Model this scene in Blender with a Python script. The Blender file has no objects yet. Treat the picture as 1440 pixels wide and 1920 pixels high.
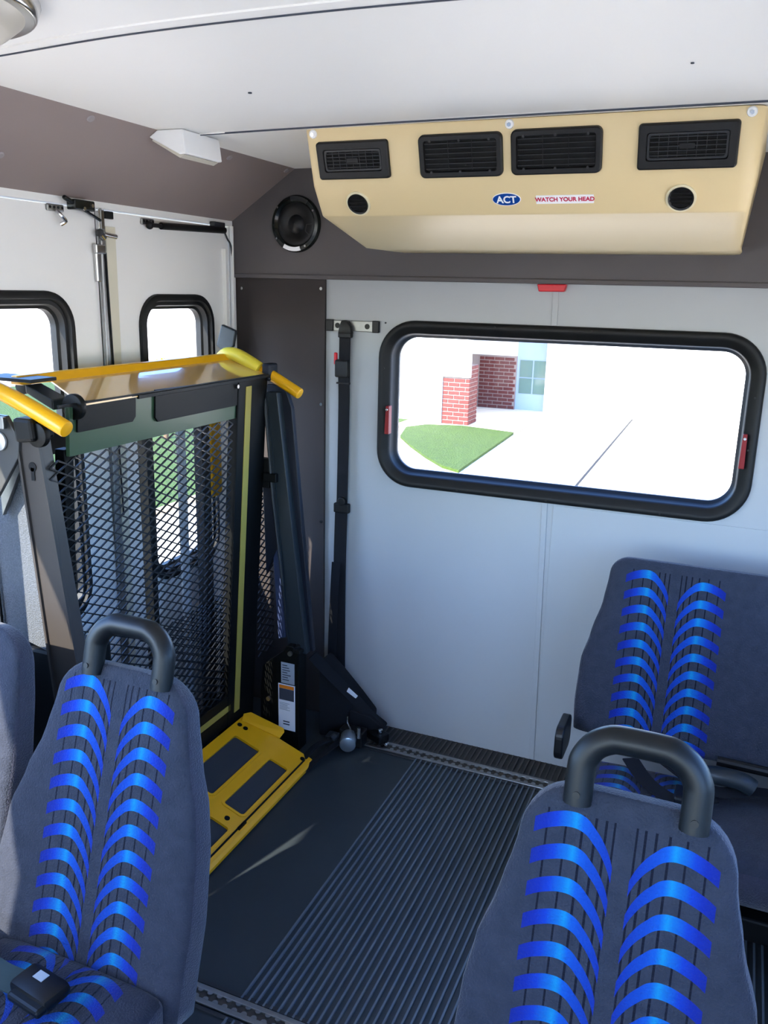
import bpy, bmesh, math, random
from mathutils import Vector, Matrix
random.seed(7)
SC = bpy.context.scene
COL = SC.collection
PI = math.pi
# ------------------------------------------------------------ camera
H = 1.58
yaw, pitch, roll = map(math.radians, (22.62, 14.78, 1.375))
fwd = Vector((-math.sin(yaw)*math.cos(pitch), math.cos(yaw)*math.cos(pitch), -math.sin(pitch)))
rt = Vector((math.cos(yaw), math.sin(yaw), 0)); upv = rt.cross(fwd)
r2 = rt*math.cos(roll) + upv*math.sin(roll); u2 = -rt*math.sin(roll) + upv*math.cos(roll)
cam = bpy.data.cameras.new('camera'); co = bpy.data.objects.new('camera', cam); COL.objects.link(co)
co.matrix_world = Matrix(((r2.x, u2.x, -fwd.x, 0), (r2.y, u2.y, -fwd.y, 0), (r2.z, u2.z, -fwd.z, H), (0, 0, 0, 1)))
cam.sensor_fit = 'VERTICAL'; cam.sensor_height = 24; cam.lens = 1585/1920*24; cam.clip_start = .05; cam.clip_end = 500
SC.camera = co
# ------------------------------------------------------------ world, sun, exposure
W = bpy.data.worlds.new('sky'); SC.world = W; W.use_nodes = True
nt = W.node_tree; nt.nodes.clear()
sky = nt.nodes.new('ShaderNodeTexSky'); sky.sky_type = 'NISHITA'; sky.sun_disc = False
sky.sun_elevation = math.radians(36); sky.sun_rotation = math.radians(199); sky.air_density = 1.0; sky.dust_density = 1.5; sky.ozone_density = 1.2
bg = nt.nodes.new('ShaderNodeBackground'); bg.inputs[1].default_value = 0.95
wo = nt.nodes.new('ShaderNodeOutputWorld')
tint = nt.nodes.new('ShaderNodeMix'); tint.data_type = 'RGBA'; tint.blend_type = 'MULTIPLY'; tint.inputs[0].default_value = 1
tint.inputs[7].default_value = (.60, .84, 1.30, 1)      # camera white balance set for the warm sunlight
nt.links.new(sky.outputs[0], tint.inputs[6]); nt.links.new(tint.outputs[2], bg.inputs[0]); nt.links.new(bg.outputs[0], wo.inputs[0])
SUN_DIR = Vector((.22, .65, -.50)).normalized()
sl = bpy.data.lights.new('sun', 'SUN'); sl.energy = 13.0; sl.color = (1, .92, .80); sl.angle = math.radians(.6)
so = bpy.data.objects.new('sun', sl); COL.objects.link(so); so.location = (-4, -6, 9)
so.rotation_euler = SUN_DIR.to_track_quat('-Z', 'Y').to_euler()
SC.view_settings.view_transform = 'Standard'; SC.view_settings.look = 'None'
SC.view_settings.gamma = 1; SC.view_settings.use_curve_mapping = False
SC.view_settings.exposure = 0.85
def portal(x, y, z, sx, sy, direction):
    l = bpy.data.lights.new('window_portal', 'AREA'); l.shape = 'RECTANGLE'; l.size = sx; l.size_y = sy
    l.cycles.is_portal = True
    o = bpy.data.objects.new('window_portal', l); COL.objects.link(o); o.location = (x, y, z)
    o.rotation_euler = Vector(direction).to_track_quat('-Z', 'Z').to_euler()
# ------------------------------------------------------------ materials
def srgb(r, g, b):
    f = lambda c: (c/255/12.92) if c <= 10 else ((c/255+.055)/1.055)**2.4
    return (f(r), f(g), f(b), 1)
MATS = {}
def mat(name, rgb, rough=.5, metal=0, noise=0, nscale=20, bump=0, bscale=200, spec=.32, coat=0, bdist=.002):
    if name in MATS: return MATS[name]
    m = bpy.data.materials.new(name); m.use_nodes = True; t = m.node_tree; b = t.nodes['Principled BSDF']
    c = srgb(*rgb); b.inputs['Base Color'].default_value = c
    b.inputs['Roughness'].default_value = rough; b.inputs['Metallic'].default_value = metal
    b.inputs['Specular IOR Level'].default_value = spec; b.inputs['Coat Weight'].default_value = coat
    tc = t.nodes.new('ShaderNodeTexCoord')
    n = t.nodes.new('ShaderNodeTexNoise'); n.inputs['Scale'].default_value = nscale; n.inputs['Detail'].default_value = 4
    t.links.new(tc.outputs['Object'], n.inputs['Vector'])
    mx = t.nodes.new('ShaderNodeMix'); mx.data_type = 'RGBA'
    k = noise if noise else .03
    mx.inputs[6].default_value = (c[0]*(1-k), c[1]*(1-k), c[2]*(1-k), 1)
    mx.inputs[7].default_value = (min(1, c[0]*(1+k)), min(1, c[1]*(1+k)), min(1, c[2]*(1+k)), 1)
    t.links.new(n.outputs['Fac'], mx.inputs[0]); t.links.new(mx.outputs[2], b.inputs['Base Color'])
    if bump:
        n2 = t.nodes.new('ShaderNodeTexNoise'); n2.inputs['Scale'].default_value = bscale; n2.inputs['Detail'].default_value = 2
        t.links.new(tc.outputs['Object'], n2.inputs['Vector'])
        bp = t.nodes.new('ShaderNodeBump'); bp.inputs['Strength'].default_value = bump; bp.inputs['Distance'].default_value = bdist
        t.links.new(n2.outputs['Fac'], bp.inputs['Height']); t.links.new(bp.outputs['Normal'], b.inputs['Normal'])
    MATS[name] = m; return m
def glass_mat():
    m = bpy.data.materials.new('window_glass'); m.use_nodes = True; t = m.node_tree; t.nodes.clear()
    o = t.nodes.new('ShaderNodeOutputMaterial'); tr = t.nodes.new('ShaderNodeBsdfTransparent'); tr.inputs[0].default_value = (.97, .98, .97, 1)
    g = t.nodes.new('ShaderNodeBsdfGlossy'); g.inputs['Roughness'].default_value = .02
    f = t.nodes.new('ShaderNodeFresnel'); f.inputs[0].default_value = 1.25
    geo = t.nodes.new('ShaderNodeNewGeometry'); fr = t.nodes.new('ShaderNodeMath'); fr.operation = 'SUBTRACT'; fr.inputs[0].default_value = 1; t.links.new(geo.outputs['Backfacing'], fr.inputs[1])
    mu = t.nodes.new('ShaderNodeMath'); mu.operation = 'MULTIPLY'; t.links.new(f.outputs[0], mu.inputs[0]); t.links.new(fr.outputs[0], mu.inputs[1])
    mx = t.nodes.new('ShaderNodeMixShader'); t.links.new(mu.outputs[0], mx.inputs[0]); t.links.new(tr.outputs[0], mx.inputs[1]); t.links.new(g.outputs[0], mx.inputs[2]); t.links.new(mx.outputs[0], o.inputs[0])
    return m
def seat_pattern():
    """printed moquette: two columns of curved blue bands over thin dark stripes; UV is in metres on the seat"""
    m = bpy.data.materials.new('patterned_seat_fabric'); m.use_nodes = True; t = m.node_tree; b = t.nodes['Principled BSDF']
    N = t.nodes.new; L = t.links.new
    def M(op, a, bb=None, c=None):
        n = N('ShaderNodeMath'); n.operation = op
        for i, v in enumerate((a, bb, c)):
            if v is None: continue
            if isinstance(v, (int, float)): n.inputs[i].default_value = v
            else: L(v, n.inputs[i])
        return n.outputs[0]
    uv = N('ShaderNodeUVMap'); uv.uv_map = 'UVMap'; s = N('ShaderNodeSeparateXYZ'); L(uv.outputs[0], s.inputs[0])
    u, v = s.outputs[0], s.outputs[1]
    au = M('ABSOLUTE', u); colr = M('DIVIDE', M('SUBTRACT', au, .013), .120)
    incol = M('MULTIPLY', M('GREATER_THAN', au, .013), M('LESS_THAN', au, .133))
    fc = N('ShaderNodeFloatCurve'); cm = fc.mapping; c0 = cm.curves[0]
    for p in ((.1, .40), (.25, .74), (.41, .96), (.54, 1.0), (.76, .92)): c0.points.new(*p)
    c0.points[0].location = (0, 0); c0.points[-1].location = (1, .70); cm.update()
    L(colr, fc.inputs['Value'])
    # right-hand column sits half a pitch lower than the left
    g = M('MULTIPLY', fc.outputs[0], .068)
    off = M('MULTIPLY', M('GREATER_THAN', u, 0), .012)
    vg = M('ADD', M('SUBTRACT', v, g), off); ph = M('FRACT', M('DIVIDE', vg, .0495))
    inv = M('LESS_THAN', vg, .480)
    band = M('MULTIPLY', M('MULTIPLY', M('LESS_THAN', ph, .47), incol), inv)
    cr = N('ShaderNodeValToRGB'); e = cr.color_ramp.elements
    e[0].position = 0; e[0].color = (.001, .018, .20, 1); e[1].position = 1; e[1].color = (.001, .011, .16, 1)
    for p, c in ((.3, (.001, .045, .28, 1)), (.40, (.001, .07, .33, 1)), (.49, (.0015, .18, .36, 1)), (.56, (.0015, .11, .33, 1)), (.72, (.001, .03, .28, 1)), (.85, (.001, .014, .20, 1))):
        q = cr.color_ramp.elements.new(p); q.color = c
    L(colr, cr.inputs[0])
    st = N('ShaderNodeValToRGB'); st.color_ramp.interpolation = 'CONSTANT'; e = st.color_ramp.elements
    e[0].position = 0; e[0].color = (0, 0, 0, 1); e[1].position = .999; e[1].color = (0, 0, 0, 1)
    for p in (.014, .026, .041, .060, .084, .112):
        q = st.color_ramp.elements.new(p/.16); q.color = (1, 1, 1, 1)
        q = st.color_ramp.elements.new((p+.0034)/.16); q.color = (0, 0, 0, 1)
    L(M('DIVIDE', au, .16), st.inputs[0])
    stripe = M('MULTIPLY', st.outputs[0], M('LESS_THAN', v, .535))
    base = (.105, .115, .20, 1)
    tc = N('ShaderNodeTexCoord'); nz = N('ShaderNodeTexNoise'); nz.inputs['Scale'].default_value = 40; L(tc.outputs['Object'], nz.inputs['Vector'])
    m0 = N('ShaderNodeMix'); m0.data_type = 'RGBA'; m0.inputs[6].default_value = (.015, .018, .028, 1); m0.inputs[7].default_value = (.030, .034, .050, 1); L(nz.outputs['Fac'], m0.inputs[0])
    m1 = N('ShaderNodeMix'); m1.data_type = 'RGBA'; m1.inputs[7].default_value = (.001, .0015, .008, 1); L(stripe, m1.inputs[0]); L(m0.outputs[2], m1.inputs[6])
    m2 = N('ShaderNodeMix'); m2.data_type = 'RGBA'; L(band, m2.inputs[0]); L(m1.outputs[2], m2.inputs[6]); L(cr.outputs[0], m2.inputs[7])
    L(m2.outputs[2], b.inputs['Base Color']); b.inputs['Roughness'].default_value = .85
    b.inputs['Sheen Weight'].default_value = .08; b.inputs['Specular IOR Level'].default_value = .2
    n2 = N('ShaderNodeTexNoise'); n2.inputs['Scale'].default_value = 260; L(tc.outputs['Object'], n2.inputs['Vector'])
    bp = N('ShaderNodeBump'); bp.inputs['Strength'].default_value = .9; bp.inputs['Distance'].default_value = .0028; L(n2.outputs['Fac'], bp.inputs['Height']); L(bp.outputs['Normal'], b.inputs['Normal'])
    return m
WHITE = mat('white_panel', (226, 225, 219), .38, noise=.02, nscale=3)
CEIL = mat('ceiling_vinyl', (236, 234, 228), .55, noise=.02, nscale=2, bump=.15, bscale=6, bdist=.01)
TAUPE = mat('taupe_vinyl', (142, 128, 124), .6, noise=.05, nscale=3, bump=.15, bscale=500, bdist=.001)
TAUPE_SHADE = mat('shaded_taupe_vinyl', (49, 43, 42), .7, noise=.05, nscale=3, bump=.15, bscale=500, bdist=.001)  # same taupe vinyl as the cove, darkened for the shade in the corner
HEADER_SHADE = mat('shaded_header_vinyl', (84, 79, 79), .6, noise=.05, nscale=3, bump=.15, bscale=500, bdist=.001)  # taupe vinyl again, toned down for the shade under the air conditioner
RUBBER = mat('black_rubber', (15, 16, 17), .55, spec=.3)
FLOOR = mat('floor_rubber', (43, 49, 53), .48, noise=.12, nscale=9, bump=.1, bscale=60)
RIB = mat('floor_rib_rubber', (86, 96, 105), .34, noise=.08, nscale=9)  # lighter than the floor rubber for the sheen the ribs reflect
ALU = mat('worn_aluminium', (150, 150, 148), .4, 1, noise=.15, nscale=60)
CHROME = mat('chrome', (200, 200, 200), .18, 1)
YEL = mat('yellow_paint', (220, 160, 14), .38, noise=.05, nscale=15, coat=.2)
YTAPE = mat('yellow_tape', (158, 140, 62), .6, noise=.05)
TAN = mat('tan_wall_reflection', (214, 172, 104), .14, coat=1)  # glossy yellow plate; the white wall it reflects is mixed into this tan
BLK = mat('black_paint', (8, 9, 9), .5, spec=.18, noise=.1, nscale=30)
BLKG = mat('gloss_black_paint', (20, 24, 22), .22, spec=.4)
GREEN_SHEEN = mat('dark_green_sheen', (52, 76, 54), .30, spec=.4)  # dark panel coloured with the green sheen of reflected grass
SLATE = mat('slate_paint', (32, 38, 42), .4, noise=.05)
NAVY = mat('navy_plate', (15, 19, 30), .5)
BEIGE = mat('beige_plastic', (218, 196, 150), .42, noise=.03, nscale=4)
DARKP = mat('dark_plastic', (17, 17, 18), .5)
BLACKP = mat('black_plastic', (13, 13, 14), .4)
GREYP = mat('grey_plastic', (42, 43, 45), .45)
HANDLE = mat('handle_plastic', (11, 14, 16), .42, bump=.1, bscale=900, bdist=.0005)
WEB = mat('black_webbing', (11, 12, 17), .8, noise=.1, nscale=200, bump=.4, bscale=700, bdist=.001)
RED = mat('red_plastic', (190, 22, 38), .3)
DRED = mat('dark_red_plastic', (120, 14, 18), .55)
BLUE = mat('logo_blue', (10, 62, 140), .35)
WPLAST = mat('white_plastic', (232, 232, 230), .35)
WPRINT = mat('white_print', (235, 235, 235), .5)
RPRINT = mat('red_print', (190, 30, 70), .5)
LABELG = mat('grey_label', (150, 158, 165), .5)
LABELW = mat('white_label', (225, 228, 232), .45)
ORANGE = mat('orange_print', (216, 122, 30), .5)
DPRINT = mat('dark_print', (60, 66, 78), .5)
FELT = mat('grey_felt', (78, 82, 88), .95, noise=.45, nscale=260, bump=.8, bscale=300, bdist=.004)
FAB = mat('seat_fabric', (49, 50, 63), .9, noise=.14, nscale=60, bump=1, bscale=300, bdist=.003, spec=.15)
FAB.node_tree.nodes['Principled BSDF'].inputs['Sheen Weight'].default_value = .22
PAT = seat_pattern()
GLASS = glass_mat()
MESHM = mat('mesh_paint', (22, 23, 25), .4)
CONC = mat('concrete', (224, 204, 176), .9, noise=.06, nscale=2, bump=.2, bscale=60)
JOINT = mat('concrete_joint', (24, 24, 24), .9)
GRASS = mat('lawn_grass', (54, 72, 14), .95, noise=.35, nscale=9, bump=1, bscale=40, bdist=.04)
BRICK = mat('red_brick', (90, 41, 35), .9, noise=.2, nscale=14)
MORTAR = mat('brick_mortar', (134, 116, 106), .95)
WHITE_GLARE = mat('white_wall_and_glare', (214, 212, 206), .8)  # white walls, and brick bleached by overexposure
DOORP = mat('blue_white_door', (140, 152, 176), .5)
PANE = mat('house_glass', (92, 112, 100), .1, coat=.5)
BUSH = mat('yellow_shrub_leaf', (190, 172, 14), .8, noise=.3, nscale=20)
LENS = mat('lamp_lens', (196, 190, 176), .3)
# ------------------------------------------------------------ mesh helpers
def new(): return bmesh.new()
def box(bm, lo, hi, rot=None, about=None):
    lo = Vector(lo); hi = Vector(hi); c = (lo+hi)/2; s = hi-lo
    r = bmesh.ops.create_cube(bm, size=1, matrix=Matrix.Translation(c) @ Matrix.Diagonal((abs(s.x), abs(s.y), abs(s.z), 1)))
    if rot is not None:
        a = Vector(about) if about is not None else c
        bmesh.ops.transform(bm, matrix=Matrix.Translation(a) @ rot.to_4x4() @ Matrix.Translation(-a), verts=r['verts'])
    return r['verts']
def cyl(bm, p0, p1, r, n=20, r1=None):
    p0 = Vector(p0); p1 = Vector(p1); d = p1-p0
    q = d.to_track_quat('Z', 'Y').to_matrix().to_4x4()
    return bmesh.ops.create_cone(bm, cap_ends=True, segments=n, radius1=r, radius2=r if r1 is None else r1, depth=d.length, matrix=Matrix.Translation((p0+p1)/2) @ q)['verts']
def smooth_path(pts, sub=6):
    P = [Vector(p) for p in pts]; out = []
    for i in range(len(P)-1):
        a = P[max(i-1, 0)]; b = P[i]; c = P[i+1]; d = P[min(i+2, len(P)-1)]
        for k in range(sub):
            t = k/sub
            out.append(.5*((2*b) + (c-a)*t + (2*a-5*b+4*c-d)*t*t + (3*b-3*c+d-a)*t**3))
    out.append(P[-1]); return out
def sweep(bm, pts, prof, normal=None, closed_prof=True, caps=True):
    """sweep a profile [(a,b)] along pts; a along side, b along 'normal'"""
    P = [Vector(p) for p in pts]; rings = []
    nrm = Vector(normal).normalized() if normal is not None else None
    for i, p in enumerate(P):
        t = (P[min(i+1, len(P)-1)] - P[max(i-1, 0)]).normalized()
        if nrm is None:
            nrm = t.orthogonal().normalized()
        n = (nrm - t*nrm.dot(t)).normalized()
        if normal is None: nrm = n
        s = t.cross(n)
        rings.append([bm.verts.new(p + s*a + n*b) for a, b in prof])
    m = len(prof)
    for i in range(len(rings)-1):
        for j in range(m): bm.faces.new((rings[i][j], rings[i][(j+1) % m], rings[i+1][(j+1) % m], rings[i+1][j]))
    if caps: bm.faces.new(rings[0][::-1]); bm.faces.new(rings[-1])
def tube(bm, pts, r, n=14):
    sweep(bm, pts, [(r*math.cos(2*PI*k/n), r*math.sin(2*PI*k/n)) for k in range(n)])
def strap(bm, pts, w, th, normal):
    sweep(bm, pts, [(-w/2, -th/2), (w/2, -th/2), (w/2, th/2), (-w/2, th/2)], normal)
def prism(bm, pts, ext):
    """polygon pts (3d) extruded by vector ext"""
    e = Vector(ext); a = [bm.verts.new(Vector(p)) for p in pts]; b = [bm.verts.new(Vector(p)+e) for p in pts]
    bm.faces.new(a); bm.faces.new(b[::-1]); n = len(a)
    for i in range(n): bm.faces.new((a[i], b[i], b[(i+1) % n], a[(i+1) % n]))
def rrect(w, h, r, n=8):
    out = []
    for cx, cy, a0 in ((w/2-r, h/2-r, 0), (-w/2+r, h/2-r, 90), (-w/2+r, -h/2+r, 180), (w/2-r, -h/2+r, 270)):
        for k in range(n+1):
            a = math.radians(a0 + 90*k/n); out.append((cx+r*math.cos(a), cy+r*math.sin(a)))
    return out
def frame_ring(bm, w, h, r, levels, place, n=8):
    """levels: (inset, depth); closed ring surface; place(a,b,depth)->Vector"""
    rings = []
    for ins, d in levels:
        rings.append([bm.verts.new(place(a, b, d)) for a, b in rrect(w-2*ins, h-2*ins, max(r-ins, .006), n)])
    m = len(rings[0]); L = len(rings)
    for i in range(L):
        A, B = rings[i], rings[(i+1) % L]
        for j in range(m): bm.faces.new((A[j], A[(j+1) % m], B[(j+1) % m], B[j]))
def rplate(bm, w, h, r, place, d0, d1, n=6):
    A = [bm.verts.new(place(a, b, d0)) for a, b in rrect(w, h, r, n)]; B = [bm.verts.new(place(a, b, d1)) for a, b in rrect(w, h, r, n)]
    bm.faces.new(A); bm.faces.new(B[::-1]); m = len(A)
    for j in range(m): bm.faces.new((A[j], B[j], B[(j+1) % m], A[(j+1) % m]))
def finish(bm, bevel=0, seg=2):
    bmesh.ops.recalc_face_normals(bm, faces=bm.faces)
    if bevel:
        ed = [e for e in bm.edges if len(e.link_faces) == 2 and e.calc_face_angle(0) > .6]
        if ed:
            bmesh.ops.bevel(bm, geom=ed, offset=bevel, segments=seg, profile=.5, affect='EDGES', clamp_overlap=True)
def obj(name, bm, m, parent=None, bevel=0, smooth=False, at=None, base=None):
    """bm in world coordinates; origin moved to parent's location, to base, or left at world origin"""
    finish(bm, bevel)
    org = Vector(parent['_o']) if parent is not None else Vector(base if base is not None else (0, 0, 0))
    me = bpy.data.meshes.new(name)
    bmesh.ops.translate(bm, vec=-org, verts=bm.verts)
    if smooth:
        for f in bm.faces: f.smooth = True
    bm.to_mesh(me); bm.free()
    for mm in (m if isinstance(m, (list, tuple)) else [m]): me.materials.append(mm)
    if smooth:
        try: me.set_sharp_from_angle(angle=math.radians(38))
        except Exception: pass
    o = bpy.data.objects.new(name, me); COL.objects.link(o)
    if parent is not None:
        o.parent = parent; o['_o'] = list(org)
    else: o.location = org; o['_o'] = list(org)
    return o
def thing(name, label, cat, loc, group=None):
    o = bpy.data.objects.new(name, None); COL.objects.link(o); o.location = loc; o.empty_display_size = .1
    o['label'] = label; o['category'] = cat; o['_o'] = list(loc)
    if group: o['group'] = group
    return o
def tag(o, label, cat, group=None, kind=None):
    o['label'] = label; o['category'] = cat
    if group: o['group'] = group
    if kind: o['kind'] = kind
    return o
def struct(name, bm, m, bevel=0, label=None, cat=None, base=None):
    o = obj(name, bm, m, None, bevel, base=base); o['kind'] = 'structure'
    o['label'] = label or name; o['category'] = cat or name.split('_')[0]
    return o
def sub(name, bm, m, parent, bevel=0, smooth=False, label=None):
    o = obj(name, bm, m, parent, bevel, smooth)
    if label: o['label'] = label
    return o
def text_part(name, s, size, m, parent, org, xax, yax, th=.0008, bold=0):
    cu = bpy.data.curves.new(name, 'FONT'); cu.body = s; cu.size = size; cu.align_x = 'CENTER'; cu.align_y = 'CENTER'; cu.extrude = th; cu.offset = bold
    tmp = bpy.data.objects.new('tmp', cu); COL.objects.link(tmp)
    dg = bpy.context.evaluated_depsgraph_get(); me = bpy.data.meshes.new_from_object(tmp.evaluated_get(dg))
    COL.objects.unlink(tmp); bpy.data.objects.remove(tmp)
    X = Vector(xax).normalized(); Y = Vector(yax).normalized(); Z = X.cross(Y); po = Vector(parent['_o'])
    me.transform(Matrix(((X.x, Y.x, Z.x, org[0]-po.x), (X.y, Y.y, Z.y, org[1]-po.y), (X.z, Y.z, Z.z, org[2]-po.z), (0, 0, 0, 1))))
    me.materials.append(m); o = bpy.data.objects.new(name, me); COL.objects.link(o); o.parent = parent; o['_o'] = list(po); return o
# ------------------------------------------------------------ bus shell
YR, XL, XR, ZC = 2.644, -1.683, .547, 1.955
YF = -4.2            # front of the bus, behind the camera
T = .05
def wall_x(name, x0, x1, y0, y1, z0, z1, holes, m, **k):
    """slab across x0..x1, with rectangular holes (ya,yb,za,zb)"""
    bm = new(); ys = sorted({y0, y1, *[h[0] for h in holes], *[h[1] for h in holes]})
    for a, b in zip(ys, ys[1:]):
        hs = [h for h in holes if h[0] <= a+1e-6 and h[1] >= b-1e-6]
        if not hs: box(bm, (x0, a, z0), (x1, b, z1)); continue
        h = hs[0]
        if h[2] > z0: box(bm, (x0, a, z0), (x1, b, h[2]))
        if h[3] < z1: box(bm, (x0, a, h[3]), (x1, b, z1))
    return struct(name, bm, m, **k)
# floor
bm = new(); box(bm, (XL-T, YF, -.06), (XR+T, YR+T, 0))
floor = struct('floor', bm, FLOOR, label='dark blue-grey rubber floor of the bus')
floor['_o'] = [0, 0, 0]
bm = new()
x = -.888
while x < XR-.02:
    for y0, y1 in ((YF+.1, 1.288), (1.347, 2.472)):
        box(bm, (x, y0, -.001), (x+.0048, y1, .0060))
    x += .0190
o = sub('aisle_rib', bm, RIB, floor, label='raised lengthwise ribs of the aisle matting'); o['kind'] = 'stuff'
bm = new(); x = -1.08
while x < XR-.02:
    box(bm, (x, 2.533, -.001), (x+.0048, YR-.004, .0045)); x += .0190
o = sub('rear_rib', bm, mat('brown_rib_rubber', (66, 62, 58), .5), floor, label='brown-black ribs behind the rear track'); o['kind'] = 'stuff'
bm = new(); box(bm, (-1.10, 2.532, -.001), (XR, YR, .0012)); sub('rear_mat', bm, mat('brown_rubber', (40, 37, 35), .5), floor)
# floor tracks
def track(y0, y1, x0, x1, label):
    t = thing('anchor_track', label, 'track', ((x0+x1)/2, (y0+y1)/2, 0))
    c = (y0+y1)/2; bm = new(); box(bm, (x0, y0+.008, .0005), (x1, y1-.008, .003)); sub('channel', bm, mat('dirty_channel', (58, 52, 46), .7, noise=.5, nscale=80), t)
    for a, b in ((y0, y0+.013), (y1-.013, y1)):
        bm = new(); box(bm, (x0, a, .0005), (x1, b, .0075)); sub('rail', bm, ALU, t, .0015)
    bm = new(); x = x0+.012; k = 0
    while x < x1-.012:
        for s in (-1, 1): cyl(bm, (x, c+s*.0105, .001), (x, c+s*.0105, .0068), .0075, 8)
        x += .0254
    sub('track_tooth', bm, ALU, t)['kind'] = 'stuff'
    bm = new()
    for a in (y0-.014, y1+.004): box(bm, (x0, a, .0003), (x1, a+.010, .004))
    sub('trim_strip', bm, GREYP, t)
track(2.474, 2.530, -1.10, XR-.01, 'worn aluminium slotted floor track running along the foot of the rear wall')
track(1.296, 1.344, -1.30, XR-.01, 'worn aluminium slotted floor track between the two front seats')
# ceiling
bm = new(); box(bm, (XL-T, YF, ZC), (XR+T, YR+T, ZC+.05)); ceiling = struct('ceiling', bm, CEIL, label='smooth off-white vinyl ceiling'); ceiling['_o'] = [0, 0, 0]
def seam(pts, w, z, name, m, lab=None):
    bm = new(); strap(bm, smooth_path([(x, y, z) for x, y in pts], 8), w, .004, (0, 0, 1)); return sub(name, bm, m, ceiling, label=lab)
seam([(-1.437, 1.225), (-1.22, 1.20), (-.934, 1.165), (-.6, 1.160), (-.2, 1.18), (.54, 1.19)], .030, ZC-.001, 'ceiling_seam', CEIL, 'narrow raised seam strip')
seam([(-1.437, 1.238), (-1.22, 1.212), (-.934, 1.179), (-.6, 1.174), (-.2, 1.194), (.54, 1.204)], .003, ZC-.003, 'seam_line', DPRINT)
seam([(-1.37, 1.985), (-1.06, 1.972), (-.55, 1.962), (-.2, 1.960), (.54, 1.960)], .022, ZC-.001, 'ceiling_seam', CEIL, 'narrow raised seam strip')
seam([(-1.37, 1.976), (-1.06, 1.961), (-.55, 1.952), (-.2, 1.949), (.54, 1.949)], .0025, ZC-.003, 'seam_line', DPRINT)
bm = new(); cyl(bm, (-.98, 1.60, ZC-.002), (-.98, 1.60, ZC+.001), .004, 8); cyl(bm, (-.14, 1.62, ZC-.002), (-.14, 1.62, ZC+.001), .003, 8); sub('staple_mark', bm, DPRINT, ceiling)
# rear wall with window opening
WX0, WX1, WZ0, WZ1 = -1.131, .062, .925, 1.483
bm = new(); i = .042
box(bm, (XL-T, YR, -.06), (WX0+i, YR+T, ZC)); box(bm, (WX1-i, YR, -.06), (XR+T, YR+T, ZC))
box(bm, (WX0+i, YR, -.06), (WX1-i, YR+T, WZ0+i)); box(bm, (WX0+i, YR, WZ1-i), (WX1-i, YR+T, ZC))
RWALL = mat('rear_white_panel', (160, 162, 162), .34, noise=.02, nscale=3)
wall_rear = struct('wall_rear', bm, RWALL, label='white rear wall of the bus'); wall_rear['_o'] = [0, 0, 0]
for z0, z1 in ((.004, .925), (1.483, 1.61)):
    xa = -.530-.033*z0/1.6; xb = -.530-.033*z1/1.6
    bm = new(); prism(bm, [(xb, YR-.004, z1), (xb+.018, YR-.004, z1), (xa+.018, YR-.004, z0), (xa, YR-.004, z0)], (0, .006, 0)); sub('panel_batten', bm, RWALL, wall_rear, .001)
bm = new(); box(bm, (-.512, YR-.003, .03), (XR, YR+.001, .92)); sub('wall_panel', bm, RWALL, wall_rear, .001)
# header above the rear wall
YH = 2.618
bm = new(); prism(bm, [(XL, YH, 1.78), (XL, YH, ZC), (XR, YH, ZC), (XR, YH, 1.618), (XL, YH, 1.621)], (0, .03, 0)); header = struct('header', bm, HEADER_SHADE, label='taupe vinyl header panel over the rear wall', cat='header'); header['_o'] = [0, 0, 0]
bm = new(); box(bm, (XL, YH-.006, 1.606), (XR, YR, 1.621)); sub('header_lip', bm, HEADER_SHADE, header, .004)
# taupe corner pillar
bm = new(); box(bm, (XL, YR-.012, 0), (-1.331, YR, 1.607)); pillar = struct('corner_pillar', bm, TAUPE_SHADE, .002, label='taupe vinyl panel covering the corner pillar', cat='panel'); pillar['_o'] = [0, 0, 0]
for (x, z) in ((-1.657, 1.571), (-1.345, 1.576), (-1.343, 1.186), (-1.341, .762)):
    bm = new(); cyl(bm, (x, YR-.016, z), (x, YR-.012, z), .0055, 12); sub('screw', bm, CHROME, pillar)
# cove on the left
c0 = Vector((XL, 0, 1.793)); c1 = Vector((-1.437, 0, ZC)); cn = Vector((c1.z-c0.z, 0, -(c1.x-c0.x))).normalized()
bm = new(); prism(bm, [(XL-.02, YF, 1.793), (XL, YF, 1.793), (-1.437, YF, ZC), (-1.437, YF, ZC+.02), (XL-.02, YF, ZC+.02)], (0, YH-YF, 0))
cove = struct('cove_left', bm, TAUPE, label='sloping taupe vinyl cove between left wall and ceiling', cat='cove'); cove['_o'] = [0, 0, 0]
for p in ((-1.454, 1.678, 1.944), (-1.458, 2.261, 1.941), (-1.451, 2.585, 1.946), (-1.595, 1.538, 1.851)):
    p = Vector(p); bm = new(); cyl(bm, p, p+cn*.004, .010, 14, .008); sub('rivet', bm, mat('taupe_rivet', (150, 142, 142), .5), cove)
# left wall: forward part has passenger windows, rear part is the doorway
D0, D1 = 1.235, 2.600
holes = [(-3.6, -2.2, .86, 1.56), (-2.05, -.65, .86, 1.56), (-.42, 1.20, .86, 1.56), (D0, D1, 0, 1.775)]
wl = wall_x('wall_left', XL-T, XL, YF, YR+T, -.06, ZC, holes, WHITE, label='white left wall of the bus')
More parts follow.
